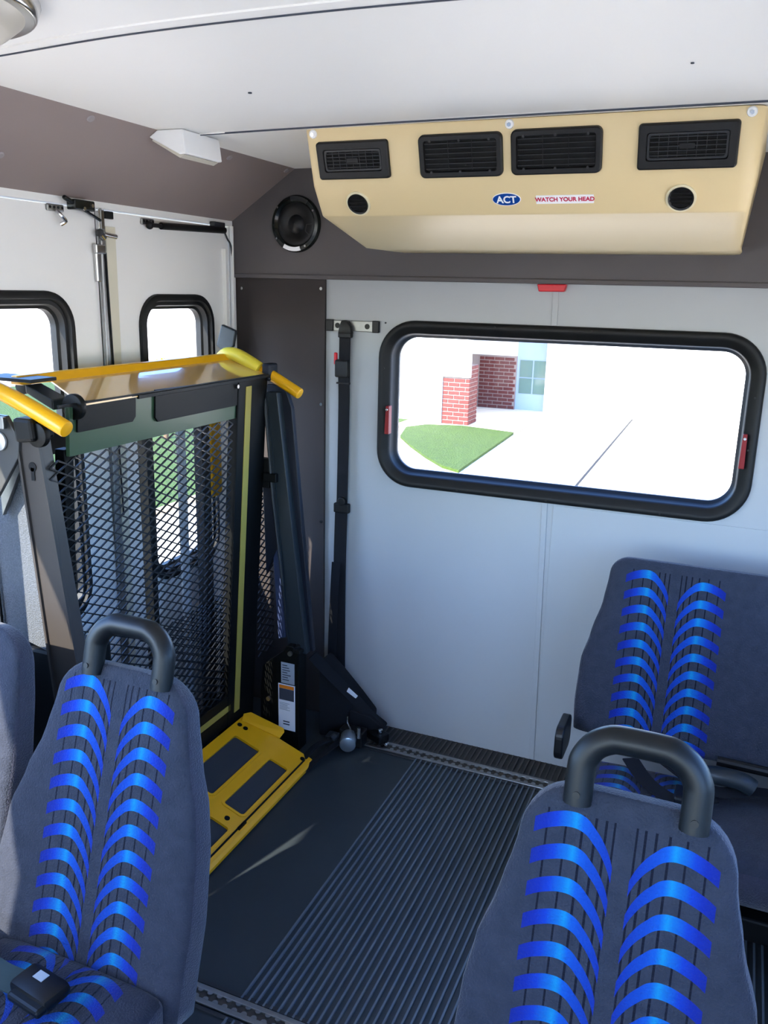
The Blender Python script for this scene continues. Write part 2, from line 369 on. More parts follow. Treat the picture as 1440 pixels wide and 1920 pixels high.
# right wall and front, behind and beside the camera
RH = [(-1.9, -.6, .86, 1.56), (-.45, .85, .86, 1.56), (1.0, 2.3, .86, 1.56), (-3.6, -2.1, .05, 1.75)]
wr = wall_x('wall_right', XR, XR+T, YF, YR+T, -.06, ZC, RH, WHITE, label='white right wall of the bus')
bm = new(); box(bm, (XL-T, YF-T, -.06), (XR+T, YF, .75)); box(bm, (XL-T, YF-T, 1.80), (XR+T, YF, ZC)); box(bm, (XL-T, YF-T, .75), (XL+.12, YF, 1.8)); box(bm, (XR-.12, YF-T, .75), (XR+T, YF, 1.8))
struct('wall_front', bm, WHITE, label='front bulkhead around the windscreen')
k = 4
for i, (a, b, c, d) in enumerate(holes[:3]+RH):
    left = i < 3; x = XL-.03 if left else XR+.03
    bm = new(); box(bm, (x-.002, a-.01, c-.01), (x+.002, b+.01, d+.01)); w = struct('window_%d' % k, bm, GLASS, label='passenger side window pane'); w['_o'] = [0, 0, 0]; k += 1
    bm = new(); frame_ring(bm, b-a+.05, d-c+.05, .09, [(0, 0), (.0, .012), (.045, .012), (.045, -.03), (.02, -.03)], lambda p, q, dd, a=a, b=b, c=c, d=d, left=left: Vector(((XL+dd) if left else (XR-dd), (a+b)/2+p, (c+d)/2+q)))
    sub('window_frame', bm, RUBBER, w)
    portal(x+(-.03 if left else .03), (a+b)/2, (c+d)/2, b-a, d-c, (1 if left else -1, 0, 0))
bm = new(); box(bm, (XL+.1, YF-.03, .73), (XR-.1, YF-.026, 1.82)); struct('windscreen', bm, GLASS, label='windscreen pane', cat='window')
portal((XL+XR)/2, YF-.06, 1.27, 2.1, 1.05, (0, 1, 0))
portal((WX0+WX1)/2, YR+.08, (WZ0+WZ1)/2, 1.15, .5, (0, -1, 0))
portal(XL-.08, 2.29, 1.09, .36, .88, (1, 0, 0)); portal(XL-.08, 1.60, 1.09, .4, .88, (1, 0, 0))
# ------------------------------------------------------------ rear window
win = struct('window_3', new(), RUBBER, label='wide black-framed rear emergency window', cat='window')
bpy.data.objects.remove(win)
cx, cz, w, h = (WX0+WX1)/2, (WZ0+WZ1)/2, WX1-WX0, WZ1-WZ0
pl = lambda a, b, d: Vector((cx+a, YR-d, cz+b))
bm = new(); frame_ring(bm, w, h, .125, [(0, -.002), (.002, .012), (.008, .018), (.022, .018), (.027, .010), (.040, .010), (.044, -.004), (.048, -.03), (.056, -.035), (.056, -.05), (.035, -.05), (.035, -.002)], pl, 12)
win = struct('window_3', bm, RUBBER, label='wide rear window with rounded black rubber frame', cat='window'); win['_o'] = [0, 0, 0]
for f in win.data.polygons: f.use_smooth = True
bm = new(); rplate(bm, w-.09, h-.09, .08, pl, -.042, -.046, 10); sub('pane', bm, GLASS, win)
for x, z0, z1, dx in ((-1.088, 1.105, 1.200, .004), (.026, 1.100, 1.200, -.010)):
    bm = new(); prism(bm, [(x-.008, YR-.030, z0), (x+.008, YR-.030, z0), (x+.006, YR-.026, z1), (x-.006, YR-.026, z1)], (0, .026, 0)); l = sub('latch', bm, DRED, win, .002, label='dark red release latch')
    bm = new(); cyl(bm, (x, YR-.034, z1-.012), (x, YR-.02, z1-.012), .004, 10); sub('latch_screw', bm, CHROME, l)
for i, (a, b) in enumerate(((-.57, .268), (-.2, .268), (.1, .268), (.573, .1), (.573, -.05), (-.573, .12), (.35, -.268), (0, -.268), (-.3, -.268))):
    bm = new(); p = pl(a, b, .0); cyl(bm, (p.x, YR-.020, p.z), (p.x, YR-.017, p.z), .003, 8); sub('screw', bm, DARKP, win)
# ------------------------------------------------------------ lift doors in the left wall
def lift_door(name, y0, y1, wy0, wy1, wz0, wz1, label):
    i = .03; bm = new(); x0, x1 = XL-.045, XL-.002
    box(bm, (x0, y0, .01), (x1, wy0+i, 1.77)); box(bm, (x0, wy1-i, .01), (x1, y1, 1.77))
    box(bm, (x0, wy0+i, .01), (x1, wy1-i, wz0+i)); box(bm, (x0, wy0+i, wz1-i), (x1, wy1-i, 1.77))
    d = struct(name, bm, WHITE, label=label, cat='door'); d['_o'] = [0, 0, 0]
    cy, czz = (wy0+wy1)/2, (wz0+wz1)/2; P = lambda a, b, dd: Vector((XL-.002+dd, cy+a, czz+b))
    bm = new(); frame_ring(bm, wy1-wy0, wz1-wz0, .095, [(0, -.001), (.002, .010), (.008, .014), (.020, .014), (.024, .004), (.034, .004), (.038, -.012), (.046, -.016), (.046, -.036), (.028, -.036), (.028, -.001)], P, 10)
    fr = sub('window_frame', bm, RUBBER, d, smooth=True)
    bm = new(); rplate(bm, wy1-wy0-.07, wz1-wz0-.07, .07, P, -.030, -.033, 8); sub('pane', bm, GLASS, d)
    for b in (.2, -.1): 
        bm = new(); p = P((wy1-wy0)/2-.028, b, .012); cyl(bm, p, p+Vector((.003, 0, 0)), .004, 8); sub('screw', bm, CHROME, fr)
    return d
d1 = lift_door('door_1', 1.245, 1.936, 1.275, 1.826, .640, 1.556, 'white left lift door leaf with a tall rounded window')
d2 = lift_door('door_2', 1.972, 2.592, 2.100, 2.485, .628, 1.549, 'white right lift door leaf with a narrow rounded window')
# cream astragal strip, rod, latches
bm = new(); box(bm, (XL-.04, 1.938, .02), (XL+.004, 1.968, 1.77)); sub('astragal', bm, ALU, d1, .002)
bm = new(); prism(bm, [(XL-.001, 1.972, 1.73), (XL-.001, 2.012, 1.73), (XL-.001, 1.995, .05), (XL-.001, 1.972, .05)], (.004, 0, 0)); sub('cream_strip', bm, mat('cream_strip', (205, 200, 178), .6), d2)
bm = new(); tube(bm, [(XL+.012, 1.944, 1.775), (XL+.012, 1.936, 1.3), (XL+.012, 1.928, .3)], .0036, 10); sub('lock_rod', bm, ALU, d1, smooth=True)
bm = new(); tube(bm, smooth_path([(XL+.007, 1.962, 1.66), (XL+.007, 1.968, 1.35), (XL+.007, 1.975, .9)], 6), .0025, 8); sub('rubber_seal', bm, RUBBER, d1)
bm = new(); box(bm, (XL, 1.920, 1.58), (XL+.012, 1.945, 1.68)); box(bm, (XL+.006, 1.913, 1.655), (XL+.020, 1.95, 1.68)); hl = sub('latch_body', bm, CHROME, d1, .003)
bm = new(); tube(bm, [(XL+.022, 1.93, 1.708), (XL+.022, 1.99, 1.703)], .007, 12); tube(bm, [(XL+.022, 1.925, 1.71), (XL+.015, 1.945, 1.70)], .012, 10); sub('door_handle', bm, CHROME, d1, smooth=True)
bm = new(); box(bm, (XL, 1.935, 1.72), (XL+.014, 1.958, 1.772)); sub('top_latch', bm, CHROME, d1, .002)
bm = new(); box(bm, (XL, 1.968, 1.750), (XL+.012, 1.998, 1.770)); sub('latch_block', bm, RUBBER, d2, .002)
bm = new(); box(bm, (XL+.0, 1.83, 1.762), (XL+.03, 1.905, 1.788)); tube(bm, [(XL+.02, 1.80, 1.79), (XL+.02, 1.845, 1.775)], .006); tube(bm, [(XL+.02, 1.87, 1.765), (XL+.016, 1.94, 1.742)], .004); o = sub('latch_arm', bm, BLKG, d1, .003)
for (y, z) in ((1.862, 1.766), (1.893, 1.776)):
    bm = new(); cyl(bm, (XL+.03, y, z), (XL+.033, y, z), .005, 10); sub('bolt', bm, CHROME, o)
for dd, y0, z0 in ((d1, 1.757, 1.763), (d2, 2.128, 1.757)):
    bm = new(); box(bm, (XL-.001, y0, z0-.010), (XL+.006, y0+.058, z0+.008)); br = sub('mounting_plate', bm, ALU, dd, .003)
    for q in range(4):
        bm = new(); cyl(bm, (XL+.006, y0+.008+q*.014, z0), (XL+.008, y0+.008+q*.014, z0), .0035, 8); sub('bolt', bm, DARKP, br)
bm = new(); tube(bm, smooth_path([(XL+.008, 1.785, 1.755), (XL+.02, 1.79, 1.742), (XL+.022, 1.80, 1.730), (XL+.01, 1.795, 1.722)], 4), .005, 8); sub('ball_stud', bm, CHROME, d1, smooth=True)
st = thing('gas_strut', 'black gas strut fixed across the top of the right lift door leaf', 'strut', (XL+.02, 2.15, 1.745))
bm = new(); tube(bm, [(XL+.022, 2.195, 1.747), (XL+.022, 2.535, 1.757)], .0105, 16); sub('cylinder', bm, BLACKP, st, smooth=True)
bm = new(); tube(bm, [(XL+.022, 2.15, 1.746), (XL+.022, 2.2, 1.747)], .006, 12); sub('rod', bm, DARKP, st, smooth=True)
bm = new(); bmesh.ops.create_uvsphere(bm, u_segments=12, v_segments=8, radius=.012, matrix=Matrix.Translation((XL+.014, 2.152, 1.746))); sub('ball_joint', bm, DARKP, st, smooth=True)
bm = new(); box(bm, (XL, 2.482, 1.762), (XL+.02, 2.545, 1.782)); sub('bracket', bm, GREYP, st, .002)
bm = new(); box(bm, (XL-.002, 2.555, 1.37-1.3), (XL+.012, 2.562, 1.70)); box(bm, (XL-.002, 2.60, .05), (XL+.012, 2.606, 1.775)); struct('trim_1', bm, WHITE, label='white edge mouldings of the lift doorway')
bm = new(); tube(bm, smooth_path([(XL+.006, 2.55, 1.768), (XL+.006, 2.575, 1.735), (XL+.006, 2.602, 1.69), (XL+.006, 2.603, 1.5), (XL+.006, 2.603, 1.2)], 5), .003, 8); struct('trim_2', bm, GREYP, label='thin grey seal at the rear edge of the lift doorway')
# sill under the doors
bm = new(); box(bm, (XL-T, D0, -.06), (XL+.02, D1, .012)); struct('trim_3', bm, ALU, label='aluminium sill of the lift doorway')
# ------------------------------------------------------------ ceiling box, dome lamp, red marker
t = thing('roof_lamp_housing', 'small white box fixed where the cove meets the ceiling', 'lamp', (-1.40, 2.0, ZC))
bm = new(); prism(bm, [(-1.437, 1.897, ZC-.001), (-1.36, 1.897, ZC-.001), (-1.352, 1.897, 1.897), (-1.372, 1.897, 1.896), (-1.462, 1.897, 1.9385)], (0, .165, 0)); sub('housing', bm, WPLAST, t, .003)
bm = new(); prism(bm, [(-1.36, 1.905, 1.895), (-1.375, 1.905, 1.888), (-1.458, 1.905, 1.931), (-1.455, 1.905, 1.94)], (0, .15, 0)); sub('diffuser', bm, LENS, t, .001)
t = thing('dome_lamp', 'round ceiling lamp with a silver rim at the top left corner', 'lamp', (-1.12, .902, ZC))
bm = new(); cyl(bm, (-1.12, .902, ZC), (-1.12, .902, ZC-.022), .200, 64, .192); sub('rim', bm, CHROME, t, .004, True)
bm = new(); cyl(bm, (-1.12, .902, ZC-.020), (-1.12, .902, ZC-.045), .180, 64, .150); sub('lens', bm, LENS, t, .006, True)
t = thing('marker_lamp', 'small red lamp under the taupe header above the rear window', 'lamp', (-.563, YR, 1.6))
bm = new(); prism(bm, [(-.608, YR-.026, 1.605), (-.520, YR-.026, 1.606), (-.524, YR-.026, 1.584), (-.602, YR-.026, 1.583)], (0, .026, 0)); sub('lens', bm, RED, t, .003)
# ------------------------------------------------------------ speaker
t = thing('speaker', 'round black loudspeaker on the taupe header left of the beige unit', 'speaker', (-1.431, YH, 1.782))
sp = lambda r, a, y: Vector((-1.431+r*math.cos(a), y, 1.782+r*math.sin(a)))
bm = new()
prof = [(.091, 0), (.091, .006), (.086, .014), (.076, .017), (.072, .012), (.066, .004)]
rings = [[bm.verts.new(sp(r, 2*PI*k/48, YH-d)) for k in range(48)] for r, d in prof]
for A, B in zip(rings, rings[1:]):
    for j in range(48): bm.faces.new((A[j], A[(j+1) % 48], B[(j+1) % 48], B[j]))
sub('rim', bm, BLKG, t, smooth=True)
bm = new()
prof = [(.070, .006), (.060, .010), (.045, .006), (.030, .003), (.022, .012), (.001, .016)]
rings = [[bm.verts.new(sp(r, 2*PI*k/48, YH-d)) for k in range(48)] for r, d in prof]
for A, B in zip(rings, rings[1:]):
    for j in range(48): bm.faces.new((A[j], A[(j+1) % 48], B[(j+1) % 48], B[j]))
sub('cone', bm, BLACKP, t, smooth=True)
for a0, a1, m, nm in ((55, 100, GREYP, 'rim_sticker'), (240, 285, WPRINT, 'rim_sticker')):
    bm = new(); pa = [sp(.087, math.radians(a0+(a1-a0)*k/8), YH-.0175) for k in range(9)] + [sp(.074, math.radians(a1-(a1-a0)*k/8), YH-.0182) for k in range(9)]
    prism(bm, pa, (0, .003, 0)); sub(nm, bm, m, t, label='white sticker' if m is WPRINT else 'grey sticker')
for a in (140, 215, 300, 30):
    bm = new(); p = sp(.081, math.radians(a), YH-.0165); cyl(bm, p, p-Vector((0, .003, 0)), .0035, 10); sub('screw', bm, CHROME, t)
for r in (.055, .048):
    pass
bm = new(); tube(bm, [sp(.05, -.5, YH-.02), sp(.066, -.55, YH-.02)], .0012, 6); tube(bm, [sp(.05, -.5, YH-.02), sp(.048, -.05, YH-.02), sp(.066, -.02, YH-.02)], .0012, 6); sub('terminal', bm, GREYP, t)
# ------------------------------------------------------------ overhead air conditioner
ac = thing('air_conditioner', 'beige overhead air conditioning unit with black vents above the rear window', 'air conditioner', (-.54, 2.3, 1.70))
AX0, AX1 = -1.060, -.018
P0, P1, P2, P3 = Vector((0, 1.978, 1.953)), Vector((0, 2.020, 1.826)), Vector((0, 2.070, 1.7575)), Vector((0, 2.350, 1.692))
# cross-sections along X so the ends taper towards the bottom
def acsec(x, pull=0, sh=0):
    # pull: how far the front corner is drawn back at an end
    return [(x, P0.y+pull, P0.z), (x+sh*.2, P1.y+pull, P1.z+pull*.1), (x+sh*.5, P2.y+pull, P2.z+pull*.2), (x+sh, P3.y, P3.z+pull*.5), (x+sh, YH, P3.z+pull*.5), (x, YH, P0.z)]
secs = [acsec(AX0, .010), acsec(AX0+.006, .003), acsec(AX0+.02, 0), acsec(-.10, 0, -.010), acsec(-.055, 0, -.012), acsec(-.034, .004, -.016), acsec(-.021, .014, -.022), acsec(AX1+.002, .035, -.030)]
bm = new(); R = [[bm.verts.new(p) for p in s] for s in secs]
for A, B in zip(R, R[1:]):
    for j in range(6): bm.faces.new((A[j], A[(j+1) % 6], B[(j+1) % 6], B[j]))
bm.faces.new(R[0]); bm.faces.new(R[-1][::-1]); sub('body', bm, BEIGE, ac, .006, True)
f1 = (P1-P0).normalized(); n1 = Vector((0, f1.z, -f1.y)).normalized()
if n1.y > 0: n1 = -n1
def face1(xc, zc):
    t_ = (zc-P0.z)/(P1.z-P0.z); o = P0.lerp(P1, t_); o = Vector((xc, o.y, o.z))
    return lambda a, b, d: o + Vector((a, 0, 0)) - f1*b + n1*d
def vent(x0, x1, z0, z1, grid):
    xc = (x0+x1)/2; w = x1-x0; h = z1-z0; F = face1(xc, (z0+z1)/2)
    bm = new(); lv = [(0, .0), (.001, .008), (.004, .010), (.018, .010), (.020, .004), (.020, .0)] if grid else [(0, .0), (.001, .008), (.004, .010), (.013, .010), (.015, .004), (.015, 0)]
    frame_ring(bm, w, h, .008 if grid else .014, lv, F, 5); v = sub('vent', bm, DARKP, ac, label='black louvred vent')
    bm = new(); rplate(bm, w-.02, h-.02, .006, F, .0005, .0018, 3); sub('vent_backing', bm, mat('vent_shadow', (4, 4, 5), .8), v)
    q = .024 if grid else .015
    nh = 5 if grid else 6
    for k in range(nh):
        b = -h/2+q + (k+.5)*(h-2*q)/nh; bm = new(); box(bm, (-w/2+q, -.0008, -.0007), (w/2-q, .0008, .0007))
        me = bpy.data.meshes.new('slat')
        rot = Matrix.Rotation(math.atan2(-f1.y, -f1.z)*-1, 3, 'X')
        bmesh.ops.transform(bm, matrix=Matrix.Translation(F(0, b, .005)) @ rot.to_4x4(), verts=bm.verts); sub('slat', bm, GREYP, v)
    for k in range(1, (8 if grid else 3)):
        a = -w/2+q + k*(w-2*q)/(8 if grid else 3); bm = new()
        p, r_ = F(a, -h/2+q, .006), F(a, h/2-q, .006); tube(bm, [p, r_], .0008, 4); sub('fin', bm, GREYP if grid else DARKP, v)
    if grid:
        bm = new(); frame_ring(bm, w-2*q+.008, h-2*q+.008, .004, [(0, .003), (0, .007), (.004, .007), (.004, .003)], F, 3); sub('inner_frame', bm, GREYP, v)
        bm = new(); rplate(bm, .03, .010, .002, F, .005, .009, 3); sub('thumb_tab', bm, DARKP, v)
    else:
        for a in (-w/2+.03, 0, w/2-.03):
            for b in (h/2-.014, -h/2+.014):
                bm = new(); cyl(bm, F(a, b, .006), F(a, b, .0115), .003, 8); sub('clip', bm, GREYP, v)
vent(-1.031, -.841, 1.838, 1.926, True); vent(-.764, -.562, 1.835, 1.931, False); vent(-.543, -.340, 1.836, 1.933, False); vent(-.266, -.065, 1.839, 1.932, True)
f2 = (P2-P1).normalized(); n2 = Vector((0, f2.z, -f2.y)); n2 = n2 if n2.y < 0 else -n2; n2.normalize()
def face2(xc, zc):
    t_ = (zc-P1.z)/(P2.z-P1.z); o = P1.lerp(P2, t_); o = Vector((xc, o.y, o.z))
    return lambda a, b, d: o + Vector((a, 0, 0)) - f2*b + n2*d
for xc, r in ((-.943, .030), (-.171, .030)):
    F = face2(xc, 1.787)
    def ring(r0, r1, d0, d1, name, m, par, lab=None):
        bm = new(); n = 36; pr = [(r0, 0), (r0, d0), (r1, d1), (r1, 0)]
        RR = [[bm.verts.new(F(rr*math.cos(2*PI*k/n), rr*math.sin(2*PI*k/n), dd)) for k in range(n)] for rr, dd in pr]
        for i in range(4):
            A, B = RR[i], RR[(i+1) % 4]
            for j in range(n): bm.faces.new((A[j], A[(j+1) % n], B[(j+1) % n], B[j]))
        return sub(name, bm, m, par, smooth=True, label=lab)
    rv = ring(r+.002, r-.003, .004, .004, 'round_vent', mat('cream_edge', (225, 214, 180), .4), ac, 'round black air outlet')
    bm = new(); cyl(bm, F(0, 0, .0003), F(0, 0, .0022), r-.002, 36); sub('vent_backing', bm, MATS['vent_shadow'], rv)
    ring(r-.003, r-.007, .007, .005, 'bezel', BLACKP, rv)
    for b in (-.014, -.005, .004, .013):
        hw = math.sqrt(max(0, (r-.006)**2-b*b)); bm = new(); tube(bm, [F(-hw, b, .005), F(0, b+.001, .0065), F(hw, b, .005)], .0016, 6); sub('slat', bm, DARKP, rv)
# logo and sticker
F = face2(-.5605, 1.790); bm = new()
ell = lambda a, b, d0, d1: prism(bm, [F(a*math.cos(2*PI*k/40), b*math.sin(2*PI*k/40), d0) for k in range(40)], n2*(d1-d0))
ell(.0345, .0165, 0, .0012); lg = sub('logo_badge', bm, WPRINT, ac, label='oval badge with a white edge')
bm = new(); ell(.0325, .0148, .0011, .0018); sub('badge_field', bm, BLUE, lg)
text_part('badge_lettering', 'ACT', .024, WPRINT, lg, F(0, -.001, .0022), (1, 0, 0), -f2, .0004, .0006)
F = face2(-.4245, 1.788); bm = new(); rplate(bm, .132, .021, .001, F, 0, .0010, 2); stk = sub('warning_sticker', bm, WPRINT, ac, label='narrow white sticker with red capitals')
text_part('sticker_lettering', 'WATCH YOUR HEAD', .0140, RPRINT, stk, F(0, 0, .0014), (1, 0, 0), -f2, .0003, .0004)
for x in (-1.037, -.546, -.047):
    F = face1(x, 1.941); bm = new(); cyl(bm, F(0, 0, 0), F(0, 0, .004), .0105, 20, .009); wsh = sub('washer', bm, WPLAST, ac, smooth=True)
    bm = new(); cyl(bm, F(0, 0, .004), F(0, 0, .007), .0048, 6); sub('screw', bm, CHROME, wsh)
# ------------------------------------------------------------ shoulder belt on the rear wall
t = thing('wall_anchor_rail', 'short silver slotted rail with black end caps beside the rear window', 'rail', (-1.23, YR, 1.456))
bm = new(); box(bm, (-1.322, YR-.008, 1.4395), (-1.140, YR, 1.4745)); sub('rail', bm, ALU, t, .002)
for x in (-1.175, -1.255, -1.285):
    bm = new(); cyl(bm, (x, YR-.0095, 1.457), (x, YR-.007, 1.457), .009, 16); sub('slot', bm, BLACKP, t)
for x0, x1 in ((-1.328, -1.300), (-1.156, -1.131)):
    bm = new(); box(bm, (x0, YR-.014, 1.4375), (x1, YR, 1.4765)); sub('end_cap', bm, BLACKP, t, .003)
t = thing('shoulder_belt', 'long black seat belt hanging down the rear wall beside the taupe pillar', 'belt', (-1.25, YR-.03, 1.45))
bm = new(); prism(bm, [(-1.262, YR-.032, 1.476), (-1.243, YR-.032, 1.476), (-1.226, YR-.032, 1.455), (-1.222, YR-.032, 1.428), (-1.275, YR-.032, 1.430), (-1.270, YR-.032, 1.452)], (0, .022, 0)); sub('anchor_cover', bm, BLACKP, t, .006, True)
bm = new(); box(bm, (-1.272, YR-.034, 1.418), (-1.224, YR-.012, 1.436)); sub('anchor_lip', bm, DARKP, t, .004)
bm = new(); strap(bm, [(-1.250, YR-.022, 1.425), (-1.252, YR-.020, 1.33), (-1.252, YR-.018, 1.26)], .040, .004, (0, -1, 0)); sub('upper_webbing', bm, WEB, t)
bm = new(); box(bm, (-1.283, YR-.036, 1.285), (-1.233, YR-.012, 1.345)); sub('buckle', bm, BLACKP, t, .006)
bm = new(); box(bm, (-1.2875, YR-.032, 1.327), (-1.277, YR-.018, 1.368)); sub('release_button', bm, RED, t, .004, label='red release button')
bm = new(); strap(bm, smooth_path([(-1.254, YR-.020, 1.290), (-1.254, YR-.016, 1.2), (-1.256, YR-.016, .95), (-1.257, YR-.018, .82)], 6), .041, .004, (0, -1, 0)); sub('webbing', bm, WEB, t)
bm = new(); box(bm, (-1.281, YR-.024, 1.262), (-1.232, YR-.012, 1.268)); sub('keeper', bm, DARKP, t, .001)
bm = new(); box(bm, (-1.285, YR-.030, .808), (-1.226, YR-.010, .842)); cyl(bm, (-1.254, YR-.032, .85), (-1.254, YR-.014, .85), .016, 20); sub('adjuster', bm, DARKP, t, .004)
bm = new(); strap(bm, smooth_path([(-1.258, YR-.020, .815), (-1.262, YR-.020, .60), (-1.262, YR-.018, .35), (-1.255, YR-.022, .16), (-1.22, YR-.03, .06)], 6), .047, .005, (0, -1, 0)); sub('lower_webbing', bm, WEB, t)
bm = new(); strap(bm, smooth_path([(-1.272, YR-.028, .62), (-1.283, YR-.026, .4), (-1.285, YR-.028, .20), (-1.26, YR-.04, .10)], 6), .034, .004, (0, -1, 0)); sub('second_webbing', bm, WEB, t)
# ------------------------------------------------------------ wheelchair lift
lift = thing('wheelchair_lift', 'folded black wheelchair lift with yellow handrails standing in the side doorway', 'lift', (-1.5, 1.95, 0))
def PX(z, off=0): return -1.41 - .064*(1.28-z) + off      # leaning platform face
def pp(y, z, off=0): return Vector((PX(z, off), y, z))
def plate(name, y0, y1, z0, z1, m, off=0, th=.012, bev=.001, par=None, lab=None):
    bm = new(); prism(bm, [pp(y0, z0, off), pp(y1, z0, off), pp(y1, z1, off), pp(y0, z1, off)], (-th, 0, 0)); return sub(name, bm, m, par or lift, bev, label=lab)
plate('upper_panel', 1.50, 2.235, 1.185, 1.300, GREEN_SHEEN, -.004)
for (y0, y1, z0) in ((1.52, 1.727, 1.240), (1.806, 2.20, 1.226)):
    bm = new(); pr = [(y0, 1.312), (y1, 1.306), (y1, z0+.012), (y1-.012 if y0 < 1.6 else y1, z0), (y0 if y0 < 1.6 else y0+.012, z0), (y0, z0+.012)]
    prism(bm, [pp(y, z, .003) for y, z in pr], (-.006, 0, 0)); sub('flap', bm, BLK, lift, .0008)
plate('end_post', 2.205, 2.375, .03, 1.300, BLK, .004, .035, .003)
plate('start_post', 1.500, 1.530, .03, 1.200, BLK, -.02, .03, .002)
plate('bottom_rail', 1.45, 2.235, .12, .235, BLK, .002, .03, .002)
plate('yellow_stripe', 2.244, 2.276, .155, 1.279, YTAPE, .0062, .002, .0003, lab='vertical faded yellow tape stripe')
bm = new(); prism(bm, [pp(1.80, .176, .004), pp(2.222, .176, .004), pp(2.222, .198, .004), pp(1.80, .198, .004)], (-.003, 0, 0)); sub('yellow_stripe', bm, YTAPE, lift, label='horizontal faded yellow tape stripe')
bm = new(); cyl(bm, pp(2.19, 1.285, .004), pp(2.19, 1.285, .012), .006, 12); sub('bolt', bm, CHROME, lift)
# expanded metal
def expanded(name, y0, y1, z0, z1, off, lw=.054, sw=.0262, st=.0036, ang=0, xf=None):
    verts = []; faces = []
    rows = int((z1-z0)/(sw/2)); cols = int((y1-y0)/lw)+1
    def seg(a, b):
        d = Vector((0, b[0]-a[0], b[1]-a[1])); L = d.length; n = Vector((0, -d.z/L, d.y/L))*st/2
        i = len(verts)
        for p in (a, b):
            base = Vector((xf(p[1]) if xf else PX(p[1], off), p[0], p[1]))
            for sx, sn in ((0, -1), (0, 1), (-.004, 1), (-.004, -1)):
                verts.append(base + n*sn + Vector((sx, 0, 0)))
        faces.extend([(i, i+1, i+5, i+4), (i+1, i+2, i+6, i+5), (i+2, i+3, i+7, i+6), (i+3, i, i+4, i+7)])
    for r in range(rows):
        za = z0+r*sw/2; zb = za+sw/2
        for c in range(cols+1):
            s = .5 if r % 2 else 0
            ya = y0+(c+s)*lw
            for dy in (-lw/2, lw/2):
                a = (ya, za); b = (ya+dy, zb)
                if y0-.001 <= min(a[0], b[0]) and max(a[0], b[0]) <= y1+.001: seg(a, b)
    me = bpy.data.meshes.new(name); org = Vector(lift['_o']); me.from_pydata([v-org for v in verts], [], faces); me.materials.append(MESHM)
    o = bpy.data.objects.new(name, me); COL.objects.link(o); o.parent = lift; o['kind'] = 'stuff'; return o
expanded('mesh_panel', 1.44, 2.21, .225, 1.192, -.006)['label'] = 'black expanded metal mesh of the platform'
expanded('mesh_panel', 1.50, 2.34, .13, .56, 0, xf=lambda z: -1.560)['label'] = 'outer folded half of the metal mesh'
expanded('side_mesh', 2.40, 2.52, .30, 1.0, 0, xf=lambda z: -1.470)
# outer frame of the folded half
for y0, y1, m, nm in ((1.49, 1.52, BLK, 'outer_post'), (1.96, 1.985, BLK, 'outer_post'), (2.235, 2.280, mat('bronze_black_paint', (54, 50, 48), .35), 'outer_post'), (2.290, 2.345, YEL, 'outer_stripe')):
    bm = new(); box(bm, (-1.600, y0, .90 if m is YEL else .10), (-1.568, y1, 1.20)); sub(nm, bm, m, lift, .002, label='yellow outer edge bar' if m is YEL else None)
bm = new(); box(bm, (-1.598, 2.14, .15), (-1.590, 2.18, 1.16)); sub('sunlit_mesh_strip', bm, mat('sunlit_strip_grey', (178, 182, 186), .5, noise=.3, nscale=120), lift, .001)  # added pale bar standing in for the sunlit band on the mesh
bm = new(); box(bm, (-1.595, 1.50, 1.16), (-1.565, 2.36, 1.22)); sub('outer_rail', bm, BLK, lift, .002)
bm = new(); box(bm, (-1.595, 1.50, .08), (-1.565, 2.36, .13)); sub('outer_rail', bm, BLK, lift, .002)
# tray on top
bm = new(); prism(bm, [(-1.400, 1.455, 1.305), (-1.400, 2.405, 1.304), (-1.400, 2.405, 1.310), (-1.400, 1.455, 1.311)], (-.004, 0, 0)); sub('tray_lip', bm, BLK, lift)
bm = new(); prism(bm, [(-1.399, 1.53, 1.302), (-1.404, 2.405, 1.302), (-1.566, 2.405, 1.345), (-1.566, 1.60, 1.345)], (0, 0, .004)); sub('bridge_plate', bm, TAN, lift, label='glossy bridge plate coloured tan by the reflected wall')
bm = new(); prism(bm, [(-1.552, 1.53, 1.345), (-1.552, 2.39, 1.345), (-1.566, 2.39, 1.366), (-1.578, 2.39, 1.366), (-1.578, 2.39, 1.34), (-1.578, 1.53, 1.34), (-1.578, 1.53, 1.366), (-1.566, 1.53, 1.366)][:0] or [(-1.548, 1.50, 1.342), (-1.562, 1.50, 1.364), (-1.582, 1.50, 1.364), (-1.586, 1.50, 1.342)], (0, .89, 0)); sub('plate_edge', bm, YEL, lift, .004, label='yellow raised edge')
bm = new(); box(bm, (-1.404, 1.727, 1.297), (-1.396, 2.405, 1.307)); sub('tray_lip', bm, BLK, lift, .001)
# linkage on the tray, left end
bm = new(); prism(bm, [(-1.46, 1.50, 1.315), (-1.54, 1.50, 1.345), (-1.54, 1.50, 1.325), (-1.46, 1.50, 1.29)], (0, .05, 0)); sub('link_arm', bm, SLATE, lift, .003)
for (x, y, z, r) in ((-1.415, 1.520, 1.300, .030), (-1.585, 1.54, 1.335, .020), (-1.440, 1.43, 1.245, .028)):
    bm = new(); cyl(bm, (x, y-.008, z), (x, y+.008, z), r, 24); sub('link_disc', bm, BLK, lift, .002, True)
bm = new(); box(bm, (-1.66, 1.48, 1.352), (-1.50, 1.56, 1.360)); sub('cover_plate', bm, BLK, lift, .001)
